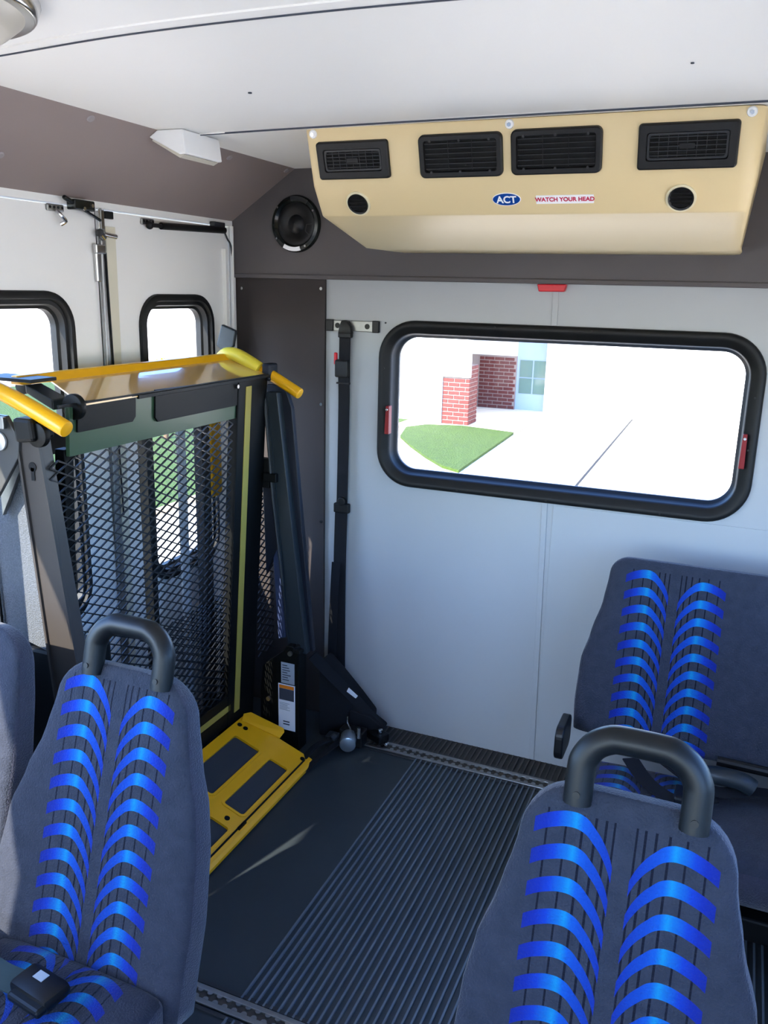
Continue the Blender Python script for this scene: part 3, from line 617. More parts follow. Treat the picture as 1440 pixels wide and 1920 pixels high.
# handrails
bm = new(); tube(bm, smooth_path([(-1.616, 1.434, 1.350), (-1.556, 1.434, 1.338), (-1.456, 1.434, 1.302), (-1.360, 1.434, 1.263)], 5), .0192, 20); o = sub('handrail', bm, YEL, lift, .004, True)
bm = new(); tube(bm, smooth_path([(-1.600, 2.42, 1.325), (-1.575, 2.42, 1.352), (-1.53, 2.415, 1.352), (-1.47, 2.405, 1.330), (-1.40, 2.395, 1.300), (-1.293, 2.385, 1.250)], 6), .0178, 20); sub('handrail', bm, YEL, lift, .004, True)
bm = new(); tube(bm, smooth_path([(-1.602, 2.395, 1.335), (-1.57, 2.39, 1.36), (-1.53, 2.39, 1.36), (-1.475, 2.385, 1.338), (-1.44, 2.385, 1.32)], 5), .022, 16); sub('rail_sleeve', bm, mat('pale_yellow_paint', (218, 196, 60), .4), lift, .004, True, label='pale yellow sleeve')
bm = new(); box(bm, (-1.425, 2.37, 1.285), (-1.395, 2.425, 1.340)); sub('rail_clamp', bm, NAVY, lift, .006)
# left tower
def channel(name, p0, p1, w0, w1, dep, m, inner, bev=.003):
    bm = new(); p0 = Vector(p0); p1 = Vector(p1)
    a = [(p0.x-w0/2, p0.y, p0.z), (p0.x+w0/2, p0.y, p0.z), (p1.x+w1/2, p1.y, p1.z), (p1.x-w1/2, p1.y, p1.z)]
    prism(bm, a, (0, dep, 0)); o = sub(name, bm, m, lift, bev)
    for s in (-1, 1):
        bm = new(); q = .006
        b = [(p0.x+s*(w0/2-q), p0.y-.006, p0.z), (p0.x+s*w0/2, p0.y-.006, p0.z), (p1.x+s*w1/2, p1.y-.006, p1.z), (p1.x+s*(w1/2-q), p1.y-.006, p1.z)]
        if s < 0 or inner: prism(bm, b, (0, .008, 0)); sub('flange', bm, m, o)
    return o
arm = channel('tower_arm', (-1.471, 1.429, 1.232), (-1.391, 1.429, 0.440), .066, .100, .035, mat('bronze_black_paint', (54, 50, 48), .35), True)
bm = new(); cyl(bm, (-1.464, 1.428, 1.170), (-1.464, 1.427, 1.170), .011, 20); box(bm, (-1.469, 1.427, 1.138), (-1.459, 1.428, 1.168)); sub('keyhole', bm, MATS['vent_shadow'], arm)
bm = new(); prism(bm, [(-1.491, 1.409, 1.225), (-1.436, 1.409, 1.232), (-1.441, 1.409, 1.282), (-1.496, 1.409, 1.282)], (0, .07, 0)); sub('arm_head', bm, BLK, lift, .008)
bm = new(); prism(bm, [(-1.604, 1.422, 1.285), (-1.526, 1.422, 1.282), (-1.491, 1.422, 1.230), (-1.498, 1.422, 1.190), (-1.561, 1.422, 1.105), (-1.604, 1.422, 1.050)], (0, .012, 0)); pv = sub('pivot_plate', bm, mat('dark_grey_paint', (66, 66, 66), .35), lift, .002)
bm = new(); cyl(bm, (-1.548, 1.422, 1.223), (-1.548, 1.414, 1.223), .022, 28); bb = sub('pivot_bolt', bm, mat('zinc_plate', (185, 188, 190), .35, .6), lift, .003, True)
bm = new(); cyl(bm, (-1.548, 1.414, 1.223), (-1.548, 1.411, 1.223), .005, 10); sub('bolt_centre', bm, BLK, bb)
bm = new(); prism(bm, [(-1.596, 1.412, 1.305), (-1.542, 1.412, 1.303), (-1.542, 1.412, 1.282), (-1.566, 1.412, 1.275), (-1.576, 1.412, 1.245), (-1.596, 1.412, 1.260)], (0, .01, 0)); box(bm, (-1.541, 1.404, 1.255), (-1.516, 1.416, 1.282)); sub('linkage_bracket', bm, ALU, lift, .002)
bm = new(); prism(bm, [(-1.604, 1.459, 1.080), (-1.536, 1.459, 1.180), (-1.521, 1.459, 1.175), (-1.604, 1.459, 1.030)], (0, .012, 0)); sub('brace', bm, ALU, lift, .001)
bm = new(); prism(bm, [(-1.536, 1.454, 1.170), (-1.501, 1.454, 1.170), (-1.411, 1.454, 0.470), (-1.466, 1.454, 0.470)], (0, .02, 0)); sub('back_arm', bm, NAVY, lift, .002)
bm = new(); box(bm, (-1.68, 1.470, .0), (-1.42, 1.60, .69)); sub('tower_base', bm, BLK, lift, .01)
# felt covered side guard
bm = new(); prism(bm, [(-1.682, 1.474, .728), (-1.490, 1.474, .682), (-1.490, 1.474, 1.25), (-1.682, 1.474, 1.25)], (0, .012, 0)); sub('side_guard', bm, FELT, lift, .002, label='speckled grey felt-covered side guard')
bm = new(); tube(bm, [(-1.655, 1.468, 1.02), (-1.650, 1.468, .72)], .004, 8); sub('guard_cable', bm, BLACKP, lift)
# right tower
arm = channel('tower_arm', (-1.392, 2.375, 1.250), (-1.300, 2.375, .36), .040, .068, .05, SLATE, False)
bm = new(); prism(bm, [(-1.43, 2.405, 1.27), (-1.36, 2.405, 1.27), (-1.335, 2.405, 1.2), (-1.255, 2.405, .36), (-1.33, 2.405, .36)], (0, .02, 0)); sub('back_arm', bm, NAVY, lift, .003)
bm = new(); tube(bm, [(-1.414, 2.368, 1.235), (-1.386, 2.366, .90), (-1.350, 2.366, .60)], .005, 8); sub('cable', bm, GREYP, lift, smooth=True)
bm = new(); prism(bm, [(-1.44, 2.39, .95), (-1.37, 2.39, .95), (-1.362, 2.39, .84), (-1.385, 2.39, .72), (-1.43, 2.39, .62)], (0, .02, 0)); sub('gusset', bm, NAVY, lift, .003)
bm = new(); box(bm, (-1.42, 2.36, .955), (-1.37, 2.385, .985)); box(bm, (-1.455, 2.375, .93), (-1.405, 2.40, 1.03)); sub('arm_bracket', bm, BLK, lift, .003)
bm = new(); prism(bm, [(-1.405, 2.392, .73), (-1.385, 2.392, .73), (-1.355, 2.392, .40), (-1.385, 2.392, .39)], (0, .02, 0)); sub('lower_link', bm, mat('blue_grey_paint', (52, 62, 92), .5), lift, .002)
bm = new(); prism(bm, [(-1.436, 2.350, .0), (-1.436, 2.350, .20), (-1.425, 2.350, .30), (-1.345, 2.350, .365), (-1.328, 2.350, .392), (-1.305, 2.350, .392), (-1.281, 2.350, .372), (-1.281, 2.350, .0)], (0, .055, 0)); base = sub('tower_base', bm, BLK, lift, .003)
bm = new(); prism(bm, [(-1.300, 2.343, .375), (-1.276, 2.343, .372), (-1.276, 2.41, .362), (-1.276, 2.41, .385), (-1.30, 2.41, .392)], (0, 0, .012)); sub('base_cap', bm, BLACKP, base, .001)
bm = new(); cyl(bm, (-1.313, 2.350, .366), (-1.313, 2.342, .366), .0085, 14); cyl(bm, (-1.401, 2.350, .178), (-1.401, 2.343, .178), .008, 14); sub('bolt', bm, ALU, base, smooth=True)
yb = 2.3495
def lab_rect(nm, x0, x1, z0, z1, m, d, par, lab=None, skew=0):
    bm = new(); prism(bm, [(x0, yb-d, z0), (x1, yb-d, z0), (x1, yb-d, z1), (x0, yb-d, z1)], (0, .0012, 0)); return sub(nm, bm, m, par, label=lab)
lb = lab_rect('label', -1.350, -1.298, .250, .328, LABELG, .001, base, 'grey instruction label')
for k in range(7): lab_rect('print_line', -1.345, -1.345+.018+.022*random.random(), .262+k*.009, .2650+k*.009, DPRINT, .002, lb)
lb = lab_rect('label', -1.362, -1.296, .072, .246, LABELW, .001, base, 'white warning label with orange heading')
lab_rect('orange_heading', -1.358, -1.300, .230, .242, ORANGE, .002, lb); lab_rect('label_picture', -1.358, -1.300, .186, .229, DPRINT, .002, lb)
for k in range(6): lab_rect('print_line', -1.357, -1.357+.03+.022*random.random(), .148+k*.005, .1495+k*.005, LABELG, .002, lb)
for k in range(2): lab_rect('print_line', -1.343, -1.318, .092+k*.010, .096+k*.010, DPRINT, .002, lb)
# paddle on a stalk
pd = [(-1.606, 2.42, 1.455), (-1.551, 2.42, 1.436), (-1.562, 2.42, 1.385), (-1.590, 2.42, 1.352), (-1.628, 2.42, 1.385)]
bm = new(); prism(bm, pd, (-.004, .02, 0)); sub('paddle', bm, SLATE, lift, .004)
bm = new(); tube(bm, [(-1.598, 2.43, 1.37), (-1.602, 2.43, 1.30)], .007, 10); tube(bm, [(-1.585, 2.425, 1.355), (-1.578, 2.42, 1.34)], .006, 8); sub('stalk', bm, BLACKP, lift)
# yellow threshold plate, leaning from platform foot down to the floor
S = Vector((.27, 0, -.10)).normalized(); UP = Vector((.10, 0, .27)).normalized()
def rp(x, y, d=0): 
    return Vector((x, y, .02 - (x+1.2)*.3704)) + UP*d
RX0, RX1, RY0, RY1 = -1.470, -1.200, 1.20, 2.288
bm = new()
xs = [RX0, -1.436, -1.338, -1.300, -1.229, RX1]
ops = [(-1.436, -1.338, 1.900, 2.184), (-1.300, -1.229, 1.899, 2.181), (-1.436, -1.338, 1.55, 1.835), (-1.300, -1.229, 1.55, 1.830), (-1.436, -1.338, 1.26, 1.50), (-1.300, -1.229, 1.26, 1.50)]
rectcut = [(RX0, -1.436, RY0, RY1), (-1.338, -1.300, RY0, RY1), (-1.229, RX1, RY0, RY1)]
for a, b in ((-1.436, -1.338), (-1.300, -1.229)):
    rectcut += [(a, b, RY0, 1.26), (a, b, 1.50, 1.55), (a, b, 1.832, 1.8995), (a, b, 2.1825, RY1)]
for a, b, c, d in rectcut:
    prism(bm, [rp(a, c, .004), rp(b, c, .004), rp(b, d, .004), rp(a, d, .004)], -UP*.012)
bmesh.ops.remove_doubles(bm, verts=bm.verts, dist=.0004)
ramp = sub('threshold_plate', bm, YEL, lift, label='yellow threshold plate with dark openings')
for a, b, c, d in ops:
    F = lambda p, q, dd, a=a, b=b, c=c, dq=d: rp((a+b)/2+p, (c+dq)/2+q, dd)
    bm = new(); rplate(bm, b-a+.004, d-c+.004, .004, F, -.003, -.005, 3); sub('grip_panel', bm, mat('dark_grip', (46, 50, 56), .7, noise=.2, nscale=300), ramp)
    bm = new(); frame_ring(bm, b-a+.014, d-c+.014, .018, [(0, .0035), (0, .0062), (.009, .0062), (.009, -.002)], F, 5); sub('opening_rim', bm, YEL, ramp)
bm = new(); prism(bm, [rp(-1.460, 2.262, .004), rp(-1.325, 2.288, .004), rp(-1.325, 2.312, .016), rp(-1.335, 2.325, .018), rp(-1.455, 2.305, .018), rp(-1.470, 2.285, .012)], UP*.004); sub('side_tab', bm, YEL, ramp, .001)
bm = new(); prism(bm, [rp(-1.202, RY0, .004), rp(-1.190, RY0, .0), rp(-1.190, RY1, .0), rp(-1.202, RY1, .004)], Vector((0, 0, -.010))); sub('ramp_edge', bm, YEL, ramp, .001)
bm = new(); box(bm, (-1.214, 1.845, .026), (-1.206, 1.885, .034)); sub('hinge_clip', bm, BLK, ramp)
for x, y in ((-1.453, 2.238), (-1.430, 2.238), (-1.258, 1.858), (-1.222, 2.262)):
    bm = new(); cyl(bm, rp(x, y, .004), rp(x, y, .0065), .0085, 14); sub('rivet', bm, BLK, ramp)
bm = new(); tube(bm, [rp(-1.214, 1.22, .006), rp(-1.214, 2.26, .006)], .003, 8); sub('hinge_rod', bm, BLK, ramp)
# ------------------------------------------------------------ tie-down straps in the corner
t = thing('tie_down_strap', 'tangled black wheelchair tie-down straps at the foot of the corner pillar', 'strap', (-1.17, 2.52, 0))
bm = new(); strap(bm, smooth_path([(-1.27, 2.43, .335), (-1.22, 2.47, .255), (-1.15, 2.51, .165), (-1.09, 2.54, .085), (-1.045, 2.552, .035)], 6), .038, .005, (.4, -.8, .4)); sub('long_webbing', bm, WEB, t)
bm = new(); prism(bm, [(-1.268, 2.47, .0), (-1.268, 2.47, .30), (-1.215, 2.49, .235), (-1.15, 2.51, .15), (-1.10, 2.53, .075), (-1.11, 2.53, .0)], (0, .10, 0)); sub('bag', bm, WEB, t, .012, True, label='black cloth bag')
bm = new(); prism(bm, [(-1.158, 2.495, .205), (-1.132, 2.515, .170), (-1.140, 2.515, .158), (-1.166, 2.495, .188)], (0, -.003, .002)); sub('webbing_tag', bm, WPRINT, t, label='small white tag')
bm = new(); cyl(bm, (-1.137, 2.455, .040), (-1.115, 2.395, .040), .029, 28); sub('ratchet_knob', bm, mat('zinc_knob', (150, 162, 170), .3, .8), t, .006, True, label='round silver ratchet knob')
bm = new(); box(bm, (-1.175, 2.45, .002), (-1.085, 2.50, .062)); sub('ratchet_body', bm, DARKP, t, .005)
bm = new(); tube(bm, smooth_path([(-1.128, 2.45, .07), (-1.136, 2.44, .10), (-1.137, 2.44, .125)], 4), .003, 8); cyl(bm, (-1.092, 2.44, .05), (-1.092, 2.44, .09), .006, 8); sub('release_wire', bm, CHROME, t, smooth=True)
bm = new(); strap(bm, smooth_path([(-1.17, 2.42, .045), (-1.205, 2.33, .05), (-1.225, 2.25, .015), (-1.200, 2.235, .008), (-1.175, 2.30, .03), (-1.145, 2.42, .045)], 7), .022, .005, (0, .2, 1)); sub('strap_loop', bm, WEB, t)
bm = new(); box(bm, (-1.205, 2.40, .01), (-1.165, 2.44, .055)); cyl(bm, (-1.178, 2.395, .05), (-1.165, 2.41, .06), .012, 12); sub('small_buckle', bm, GREYP, t, .004)
bm = new(); box(bm, (-1.085, 2.50, .008), (-1.02, 2.55, .040), Matrix.Rotation(-.4, 3, 'Z')); sub('track_fitting', bm, BLACKP, t, .006)
bm = new(); cyl(bm, (-1.045, 2.52, .04), (-1.045, 2.52, .056), .010, 14); cyl(bm, (-1.012, 2.502, .010), (-1.012, 2.502, .020), .010, 12); sub('fitting_pin', bm, CHROME, t, .002, True)
bm = new(); prism(bm, [(-1.16, 2.50, .115), (-1.09, 2.52, .095), (-1.04, 2.545, .045), (-1.07, 2.545, .018), (-1.16, 2.50, .05)], (0, .05, 0)); sub('webbing_coil', bm, WEB, t, .01, True)
# ------------------------------------------------------------ seats
def lerp_prof(tab, s):
    if s <= tab[0][0]: return tab[0][1]
    for (a, va), (b, vb) in zip(tab, tab[1:]):
        if s <= b:
            k = (s-a)/(b-a); k = k*k*(3-2*k)*.5+k*.5; return va+(vb-va)*k
    return tab[-1][1]
def add_uv(me, fn):
    uvl = me.uv_layers.new(name='UVMap')
    for p in me.polygons:
        for li in p.loop_indices:
            uvl.data[li].uv = fn(p, me.vertices[me.loops[li].vertex_index].co)
def backrest(parent, L, wl_, wr_, th, zj, rec, centers, vtop, name='backrest', s0=-.06, rtop=.075, concave=.012, base_off=0.0):
    """builds the padded back; local frame: x lateral, s up along the recline"""
    ox, oy, oz = parent['_o']; ax = Vector((0, math.sin(rec), math.cos(rec))); nf = Vector((0, -math.cos(rec), math.sin(rec)))
    O = Vector((ox, oy, zj)); lv = []; n = 56; e = 4.2
    ss = [s0 + (L-rtop-s0)*k/22 for k in range(23)] + [L-rtop+rtop*math.sin(math.radians(a)) for a in (12, 24, 36, 48, 60, 70, 79, 86)]
    bm = new(); rings = []; meta = {}
    for s in ss:
        k = max(0, (s-(L-rtop))/rtop); sh = math.sqrt(max(0, 1-k*k)); ins = rtop*(1-sh)
        a = lerp_prof(wl_, s)-ins; b = lerp_prof(wr_, s)-ins; tt = th*(lerp_prof([(0, 1.0), (.3, .86), (.56, .66)], s)) * (.35+.65*sh)
        cxx = (b-a)/2; hw = (a+b)/2; ring = []
        for q in range(n):
            th_ = 2*PI*q/n; c, sn = math.cos(th_), math.sin(th_)
            X = cxx+hw*math.copysign(abs(c)**(2/e), c); D = tt*math.copysign(abs(sn)**(2/e), sn)
            if sn > 0: D -= concave*(1-min(1, abs(X)/max(hw, .01))**2)*sh
            ring.append(bm.verts.new(O + Vector((X, 0, 0)) + ax*s + nf*(D-th+base_off)))
        rings.append(ring)
    for A, B in zip(rings, rings[1:]):
        for j in range(n): bm.faces.new((A[j], A[(j+1) % n], B[(j+1) % n], B[j]))
    bm.faces.new(rings[0][::-1]); bm.faces.new(rings[-1])
    bmesh.ops.recalc_face_normals(bm, faces=bm.faces)
    for f in bm.faces: f.smooth = True
    o = obj(name, bm, [FAB, PAT], parent); me = o.data
    for p in me.polygons: p.use_smooth = True
    fr = {p.index for p in me.polygons if Vector(p.normal).dot(nf) > .5}
    for p in me.polygons:
        if p.index in fr: p.material_index = 1
    # adding a plain centre column keeps the print continuous: everything in front uses the print
    def uv(p, co):
        w = Vector(co)+Vector(parent['_o'])-O; s = w.dot(ax); best = min(centers, key=lambda c: abs(c-(p.center[0]+parent['_o'][0]-O.x)))
        return (w.x-best, s + (.5275-vtop))
    add_uv(me, uv); return o
def cushion(parent, xl, xr, y0, y1, z1, th, centers, tilt=.03, name='seat_cushion'):
    ox, oy, oz = parent['_o']; bm = new(); n = 44; e = 5; rings = []
    ys = [0, .004, .016, .04, .08, .2, .35, .5, .65, .8, .9, .955, .985, 1.0]
    for k, t_ in enumerate(ys):
        y = y0+(y1-y0)*t_; edge = min(t_, 1-t_)*(y1-y0); sh = math.sqrt(max(0.02, 1-max(0, 1-edge/.045)**2)); hw = (xr-xl)/2-.03*(1-sh); hh = th/2*(.25+.75*sh)
        zc = z1-th/2+tilt*(1-t_)**2*1.0
        ring = []
        for q in range(n):
            a = 2*PI*q/n; c, s = math.cos(a), math.sin(a)
            ring.append(bm.verts.new((ox+(xl+xr)/2+hw*math.copysign(abs(c)**(2/e), c), oy+y, zc+hh*math.copysign(abs(s)**(2/e), s))))
        rings.append(ring)
    for A, B in zip(rings, rings[1:]):
        for j in range(n): bm.faces.new((A[j], A[(j+1) % n], B[(j+1) % n], B[j]))
    bm.faces.new(rings[0]); bm.faces.new(rings[-1][::-1]); bmesh.ops.recalc_face_normals(bm, faces=bm.faces)
    o = obj(name, bm, [FAB, PAT], parent); me = o.data
    for p in me.polygons:
        p.use_smooth = True
        if p.normal.z > .6: p.material_index = 1
    def uv(p, co):
        x = co[0]; best = min(centers, key=lambda c: abs(c-p.center[0])); return (x-best, (co[1]-y0)*1.0+.02)
    add_uv(me, uv); return o
PROF = [(0, .222), (.12, .226), (.25, .219), (.33, .206), (.42, .178), (.50, .160), (.56, .153), (.62, .150)]
def grab_handle(parent, O, rec, s_base, hw, rise, r, x0=0):
    ax = Vector((0, math.sin(rec), math.cos(rec))); nf = Vector((0, -math.cos(rec), math.sin(rec)))
    Q = lambda x, s, d=-.035: Vector(O) + Vector((x+x0, 0, 0)) + ax*s + nf*d
    pts = [Q(-hw, s_base)]; rc = .055
    pts.append(Q(-hw, s_base+rise-rc))
    for a in (20, 45, 70, 90): pts.append(Q(-hw+rc-rc*math.cos(math.radians(a)), s_base+rise-rc+rc*math.sin(math.radians(a))))
    for a in (90, 70, 45, 20): pts.append(Q(hw-rc+rc*math.cos(math.radians(a)), s_base+rise-rc+rc*math.sin(math.radians(a))))
    pts += [Q(hw, s_base+rise-rc), Q(hw, s_base)]
    bm = new(); tube(bm, smooth_path(pts, 4), r, 22); g = sub('grab_handle', bm, HANDLE, parent, smooth=True)
    for s in (-1, 1):
        p = Q(s*hw, s_base+.018, -.035+r-.001); bm = new(); cyl(bm, p, p+nf*.003, .0055, 14); sub('screw', bm, BLACKP, g)
def bus_seat(x, y, zj, L, rec, label, vtop, handle=True, centers=(0,), hx=0, pl_=None, pr_=None):
    t = thing('bus_seat', label, 'seat', (x, y, 0), 'patterned single bus seats')
    backrest(t, L, pl_ or PROF, pr_ or PROF, .058, zj, rec, centers, vtop)
    cushion(t, -.205, .205, -.46, .02, zj+.012, .11, centers)
    bm = new(); box(bm, (x-.19, y-.40, zj-.115), (x+.19, y+.05, zj-.090)); sub('seat_frame', bm, BLK, t, .006)
    for sx in (-.13, .13):
        bm = new(); prism(bm, [(x+sx-.02, y-.34, zj-.09), (x+sx-.02, y-.02, zj-.09), (x+sx-.02, y+.06, .0), (x+sx-.02, y+.01, .0), (x+sx-.02, y-.08, zj-.13), (x+sx-.02, y-.28, zj-.13), (x+sx-.02, y-.36, 0), (x+sx-.02, y-.41, 0)], (.04, 0, 0)); sub('leg', bm, BLK, t, .003)
    if handle: grab_handle(t, (x, y, zj), rec, L-.022, .083, .107, .0213, hx+.008)
    return t
R13 = math.radians(13)
s_lf = bus_seat(-1.050, 1.030, .300, .575, math.radians(15), 'blue-patterned bus seat with a grab handle nearest the wheelchair lift', .540, pl_=[(0, .25), (.12, .262), (.25, .245), (.33, .214), (.42, .178), (.50, .160), (.62, .150)])
s_rf = bus_seat(-.078, .985, .285, .600, R13, 'blue-patterned bus seat with a grab handle at the lower right, nearest the camera', .555)
s_fl = bus_seat(-1.505, 1.055, .300, .590, math.radians(15), 'sunlit grey-blue bus seat against the left wall, cut by the photo edge',   .580, False, centers=(-.09,), pl_=[(0, .172), (.3, .172), (.62, .15)], pr_=[(0, .19), (.3, .19), (.42, .182), (.55, .165), (.62, .15)])
# rear bench
bn = thing('rear_bench', 'blue-patterned double bench seat under the rear window', 'bench', (-.105, 2.262, 0))
PL = [(0, .232), (.12, .240), (.24, .236), (.33, .215), (.42, .192), (.50, .182), (.6, .178)]
PRr = [(0, .63), (.6, .63)]
backrest(bn, .555, PL, PRr, .055, .315, math.radians(10), (0, .60), .520, s0=.035, rtop=.05, concave=0)
cushion(bn, -.215, .63, -.42, -.01, .305, .12, (0, .60), .03)
bm = new(); box(bm, (-.30, 1.86, .13), (.51, 2.27, .19)); sub('seat_frame', bm, BLK, bn, .006)
for x in (-.22, .40):
    bm = new(); box(bm, (x-.02, 1.90, 0), (x+.02, 2.22, .14)); sub('leg', bm, BLK, bn, .004)
bm = new(); rplate(bm, .13, .10, .03, lambda a, b, d: Vector((-.352-d, 2.215+a, .355+b)), -.012, .012); sub('armrest', bm, BLACKP, bn, .004)
bm = new(); tube(bm, [(.06, 2.27, .352), (.50, 2.27, .345)], .014, 12); sub('hinge_bar', bm, BLACKP, bn)
bm = new(); prism(bm, [(.527, 2.12, .33), (.527, 2.30, .33), (.527, 2.44, .86), (.527, 2.36, .86)], (.016, 0, 0)); sub('side_plate', bm, BLK, bn)
bt = thing('bench_belts', 'black lap belts and buckles lying on the rear bench cushion', 'belt', (-.05, 2.12, .31))
bm = new(); strap(bm, smooth_path([(-.16, 2.19, .345), (-.10, 2.10, .335), (-.02, 2.05, .335), (.06, 2.10, .338)], 5), .045, .004, (0, 0, 1)); sub('webbing', bm, WEB, bt)
bm = new(); strap(bm, smooth_path([(-.07, 2.22, .345), (.05, 2.12, .345), (.16, 2.16, .345), (.30, 2.18, .345)], 5), .045, .004, (0, 0, 1)); sub('webbing', bm, WEB, bt)
bm = new(); box(bm, (-.035, 2.03, .330), (.035, 2.10, .356)); sub('buckle', bm, BLACKP, bt, .006)
bm = new(); box(bm, (.02, 2.08, .335), (.05, 2.12, .352)); sub('tongue', bm, CHROME, bt, .002)
bm = new(); tube(bm, smooth_path([(.02, 2.17, .355), (.07, 2.155, .372), (.12, 2.15, .372), (.15, 2.15, .36)], 5), .024, 14); sub('belt_sleeve', bm, SLATE, bt, smooth=True)
# buckle on the left seat
t = thing('seat_belt', 'dark seat belt with buckle lying on the lift-side seat cushion', 'belt', (-1.09, .98, .33))
bm = new(); strap(bm, smooth_path([(-1.30, .955, .345), (-1.22, .94, .338), (-1.13, .925, .338), (-1.06, .925, .340)], 5), .045, .005, (0, -.3, 1)); sub('webbing', bm, mat('green_grey_webbing', (36, 52, 56), .8), t)
rz = Matrix.Rotation(math.radians(-8), 3, 'Z')
bm = new(); box(bm, (-1.085, .895, .334), (-.985, .955, .362), rz); bk = sub('buckle', bm, BLACKP, t, .010, True)
bm = new(); box(bm, (-1.075, .880, .337), (-.990, .905, .354), rz); sub('buckle_face', bm, HANDLE, t, .006)
bm = new(); box(bm, (-1.052, .925, .3625), (-1.028, .943, .3635), rz); sub('buckle_label', bm, LABELG, bk, label='tiny pale label')
# ------------------------------------------------------------ outside
GZ = -.75
bm = new(); box(bm, (-60, -40, GZ-.2), (60, 90, GZ)); gr = struct('ground', bm, CONC, label='pale concrete driveway and street outside', cat='ground'); gr['_o'] = [0, 0, 0]
def jl(a, b, w=.035):
    bm = new(); d = (Vector(b)-Vector(a)).normalized(); n = Vector((-d.y, d.x, 0))*w/2; a = Vector(a); b = Vector(b)
    prism(bm, [a+n, a-n, b-n, b+n], (0, 0, .004)); sub('slab_joint', bm, JOINT, gr)
jl((-1.72, 8.0, GZ), (-1.88, 17.2, GZ)); jl((-3.45, 17.28, GZ), (-.9, 17.28, GZ), .07); jl((-3.42, 14.0, GZ), (-3.55, 17.0, GZ), .012); jl((-3.3, 12.2, GZ), (-1.8, 12.2, GZ), .012); jl((.9, 8, GZ), (.8, 17.2, GZ))
pts = [(-3.31, 10.47), (-3.455, 13.9), (-3.9, 14.02), (-4.45, 14.15), (-5.05, 13.95), (-5.25, 13.5), (-5.0, 12.6), (-4.55, 11.9), (-4.05, 11.2), (-3.6, 10.65)]  # lawn outline cut back to where overexposure whitens the grass
bm = new(); prism(bm, [(x, y, GZ+.002) for x, y in pts], (0, 0, .04)); lw = struct('lawn', bm, GRASS, label='small bright green lawn patch beside the driveway', cat='lawn')
bm = new(); prism(bm, [(-5.45, -8, GZ+.002), (-5.55, 40, GZ+.002), (-15, 40, GZ+.002), (-15, -8, GZ+.002)], (0, 0, .03)); struct('lawn', bm, GRASS, label='green verge along the left side of the bus', cat='lawn')
bm = new(); box(bm, (-5.50, -8, GZ), (-5.40, 40, GZ+.05)); struct('kerb', bm, mat('tan_kerb', (190, 160, 120), .9), label='narrow kerb at the verge', cat='kerb')
# house
hs = thing('house', 'red brick house with porch pillar, glazed door and arched garage window across the driveway', 'house', (-3, 17.5, GZ))
def bricks(x0, x1, z0, z1, y, axis='x', m0=None):
    """one course after another of separate bricks sharing a mesh; face towards -Y (axis x) or +X (axis y)"""
    key = 'brick_'+axis
    if key not in bricks.cache:
        bm = new()
        if axis == 'x': box(bm, (-.098, -.012, -.029), (.098, .02, .029))
        else: box(bm, (-.02, -.098, -.029), (.012, .098, .029))
        finish(bm, .004, 1); me = bpy.data.meshes.new('brick'); bm.to_mesh(me); bm.free(); me.materials.append(BRICK); bricks.cache[key] = me
    me = bricks.cache[key]; z = z0+.037; r = 0; par = bricks.parent; po = Vector(par['_o'])
    while z < z1-.03:
        a = x0 + (0 if r % 2 == 0 else -.105)
        while a < x1-.02:
            lo, hi = max(a, x0), min(a+.196, x1)
            if hi-lo > .04:
                o = bpy.data.objects.new('brick', me); COL.objects.link(o); o.parent = par; c = (lo+hi)/2; sc = (hi-lo)/.196
                if axis == 'x': o.location = Vector((c, y, z))-po; o.scale = (sc, 1, 1)
                else: o.location = Vector((y, c, z))-po; o.scale = (1, sc, 1)
            a += .21
        z += .075; r += 1
bricks.cache = {}
bm = new(); box(bm, (-4.93, 14.45, GZ), (-4.445, 14.93, .30)); pil = sub('porch_pillar', bm, MORTAR, hs, label='brick porch pillar')
bricks.parent = pil; bricks(-4.93, -4.440, GZ, .08, 14.448); bricks(14.45, 14.93, GZ, .30, -4.443, 'y')
bm = new(); box(bm, (-6.5, 14.40, .10), (-4.43, 14.50, 1.9)); box(bm, (-6.5, 14.40, GZ), (-4.935, 14.50, .10)); sub('overexposed_wall', bm, WHITE_GLARE, hs)  # brick around the pillar painted white where sunlight blows it out
bm = new(); box(bm, (-6.5, 16.99, GZ), (-4.25, 17.3, .33)); bw = sub('porch_wall', bm, MORTAR, hs, label='brick wall inside the porch')
bricks.parent = bw; bricks(-5.02, -4.26, GZ, .33, 16.99)
bm = new(); box(bm, (-6.5, 16.97, .33), (-4.25, 17.3, 1.9)); sub('overexposed_wall', bm, WHITE_GLARE, hs)  # upper porch brick whitened for the same overexposure
bm = new(); box(bm, (-6.6, 14.5, 1.75), (-3.50, 17.4, 2.0)); sub('porch_roof', bm, WHITE_GLARE, hs)
bm = new(); box(bm, (-6.6, 14.45, GZ), (-6.5, 17.4, 1.9)); sub('overexposed_wall', bm, WHITE_GLARE, hs)
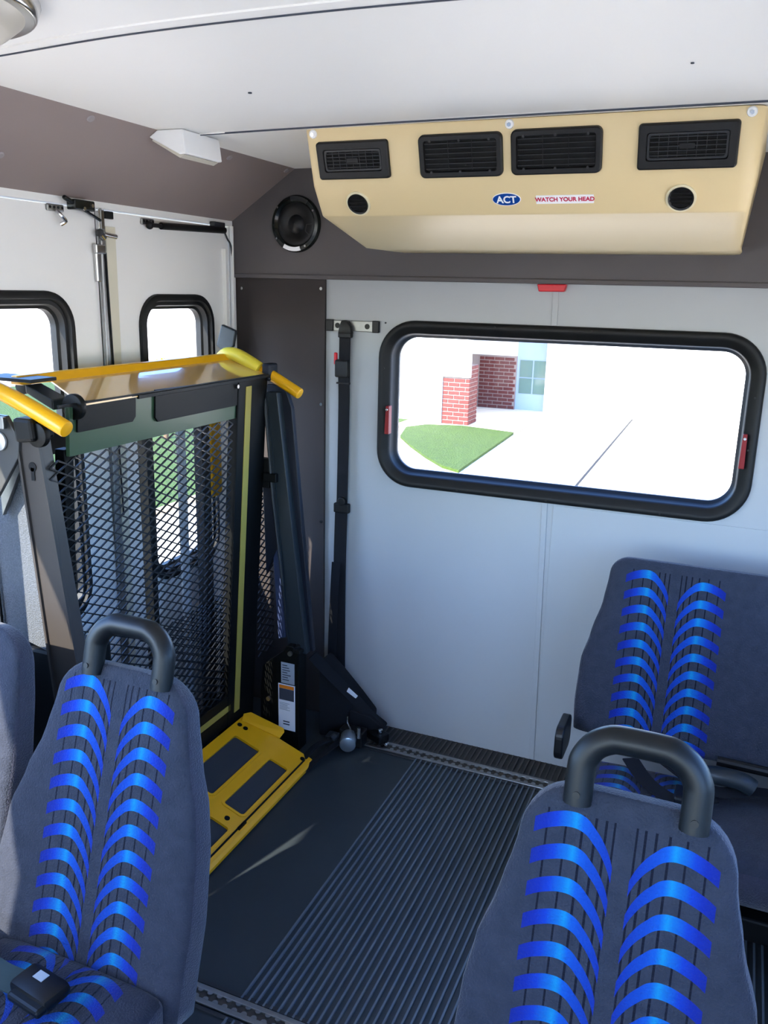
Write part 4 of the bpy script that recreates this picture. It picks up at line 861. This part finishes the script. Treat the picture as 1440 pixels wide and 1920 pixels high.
bm = new(); box(bm, (-4.25, 17.05, GZ), (-3.62, 17.12, 1.5)); dr = sub('front_door', bm, DOORP, hs, label='pale blue-white glazed door')
for x0, x1 in ((-4.19, -3.93), (-3.90, -3.66)):
    for z0, z1 in ((-.415, -.105), (-.085, .255)):
        bm = new(); box(bm, (x0, 17.035, z0), (x1, 17.06, z1)); sub('door_pane', bm, PANE, dr)
bm = new(); box(bm, (-3.62, 16.85, GZ), (7, 17.3, 3.0)); sub('garage_wall', bm, WHITE_GLARE, hs, label='white garage front')
bm = new(); arc = [(-3.24, -.40), (-2.90, -.40)] + [(-3.24+.34*math.cos(a), -.40+.285*math.sin(a)) for a in [PI/2*k/8 for k in range(1, 9)]]
prism(bm, [(x, 16.84, z) for x, z in arc], (0, .02, 0)); sub('garage_window', bm, PANE, hs, label='quarter-round window')
# yellow shrub on the left
t = thing('yellow_shrub', 'round yellow shrub on the verge seen through the narrow door window', 'shrub', (-8.05, 10.55, GZ))
bm = new(); bmesh.ops.create_icosphere(bm, subdivisions=3, radius=.34, matrix=Matrix.Translation((-8.05, 10.55, .13)) @ Matrix.Diagonal((1, 1, 1.05, 1)))
for v in bm.verts: v.co += (v.co-Vector((-8.05, 10.55, .13))).normalized()*random.uniform(-.035, .035)
sub('foliage', bm, BUSH, t)
bm = new()
for k in range(500):
    a, b = random.uniform(0, 2*PI), math.acos(random.uniform(-1, 1)); d = Vector((math.sin(b)*math.cos(a), math.sin(b)*math.sin(a), math.cos(b)))
    c = Vector((-8.05, 10.55, .13))+d*random.uniform(.32, .37); s = d.orthogonal().normalized()*.018; q = d.cross(s).normalized()*.028
    vs = [bm.verts.new(c+x) for x in (s, q+d*.02, -s, -q+d*.015)]; bm.faces.new(vs)
sub('leaf', bm, BUSH, t)['kind'] = 'stuff'
bm = new(); tube(bm, [(-8.05, 10.55, GZ), (-8.05, 10.55, -.1)], .04, 8); sub('trunk', bm, mat('bark', (90, 70, 50), .9), t)
for o in bpy.data.objects:
    if '_o' in o.keys(): del o['_o']
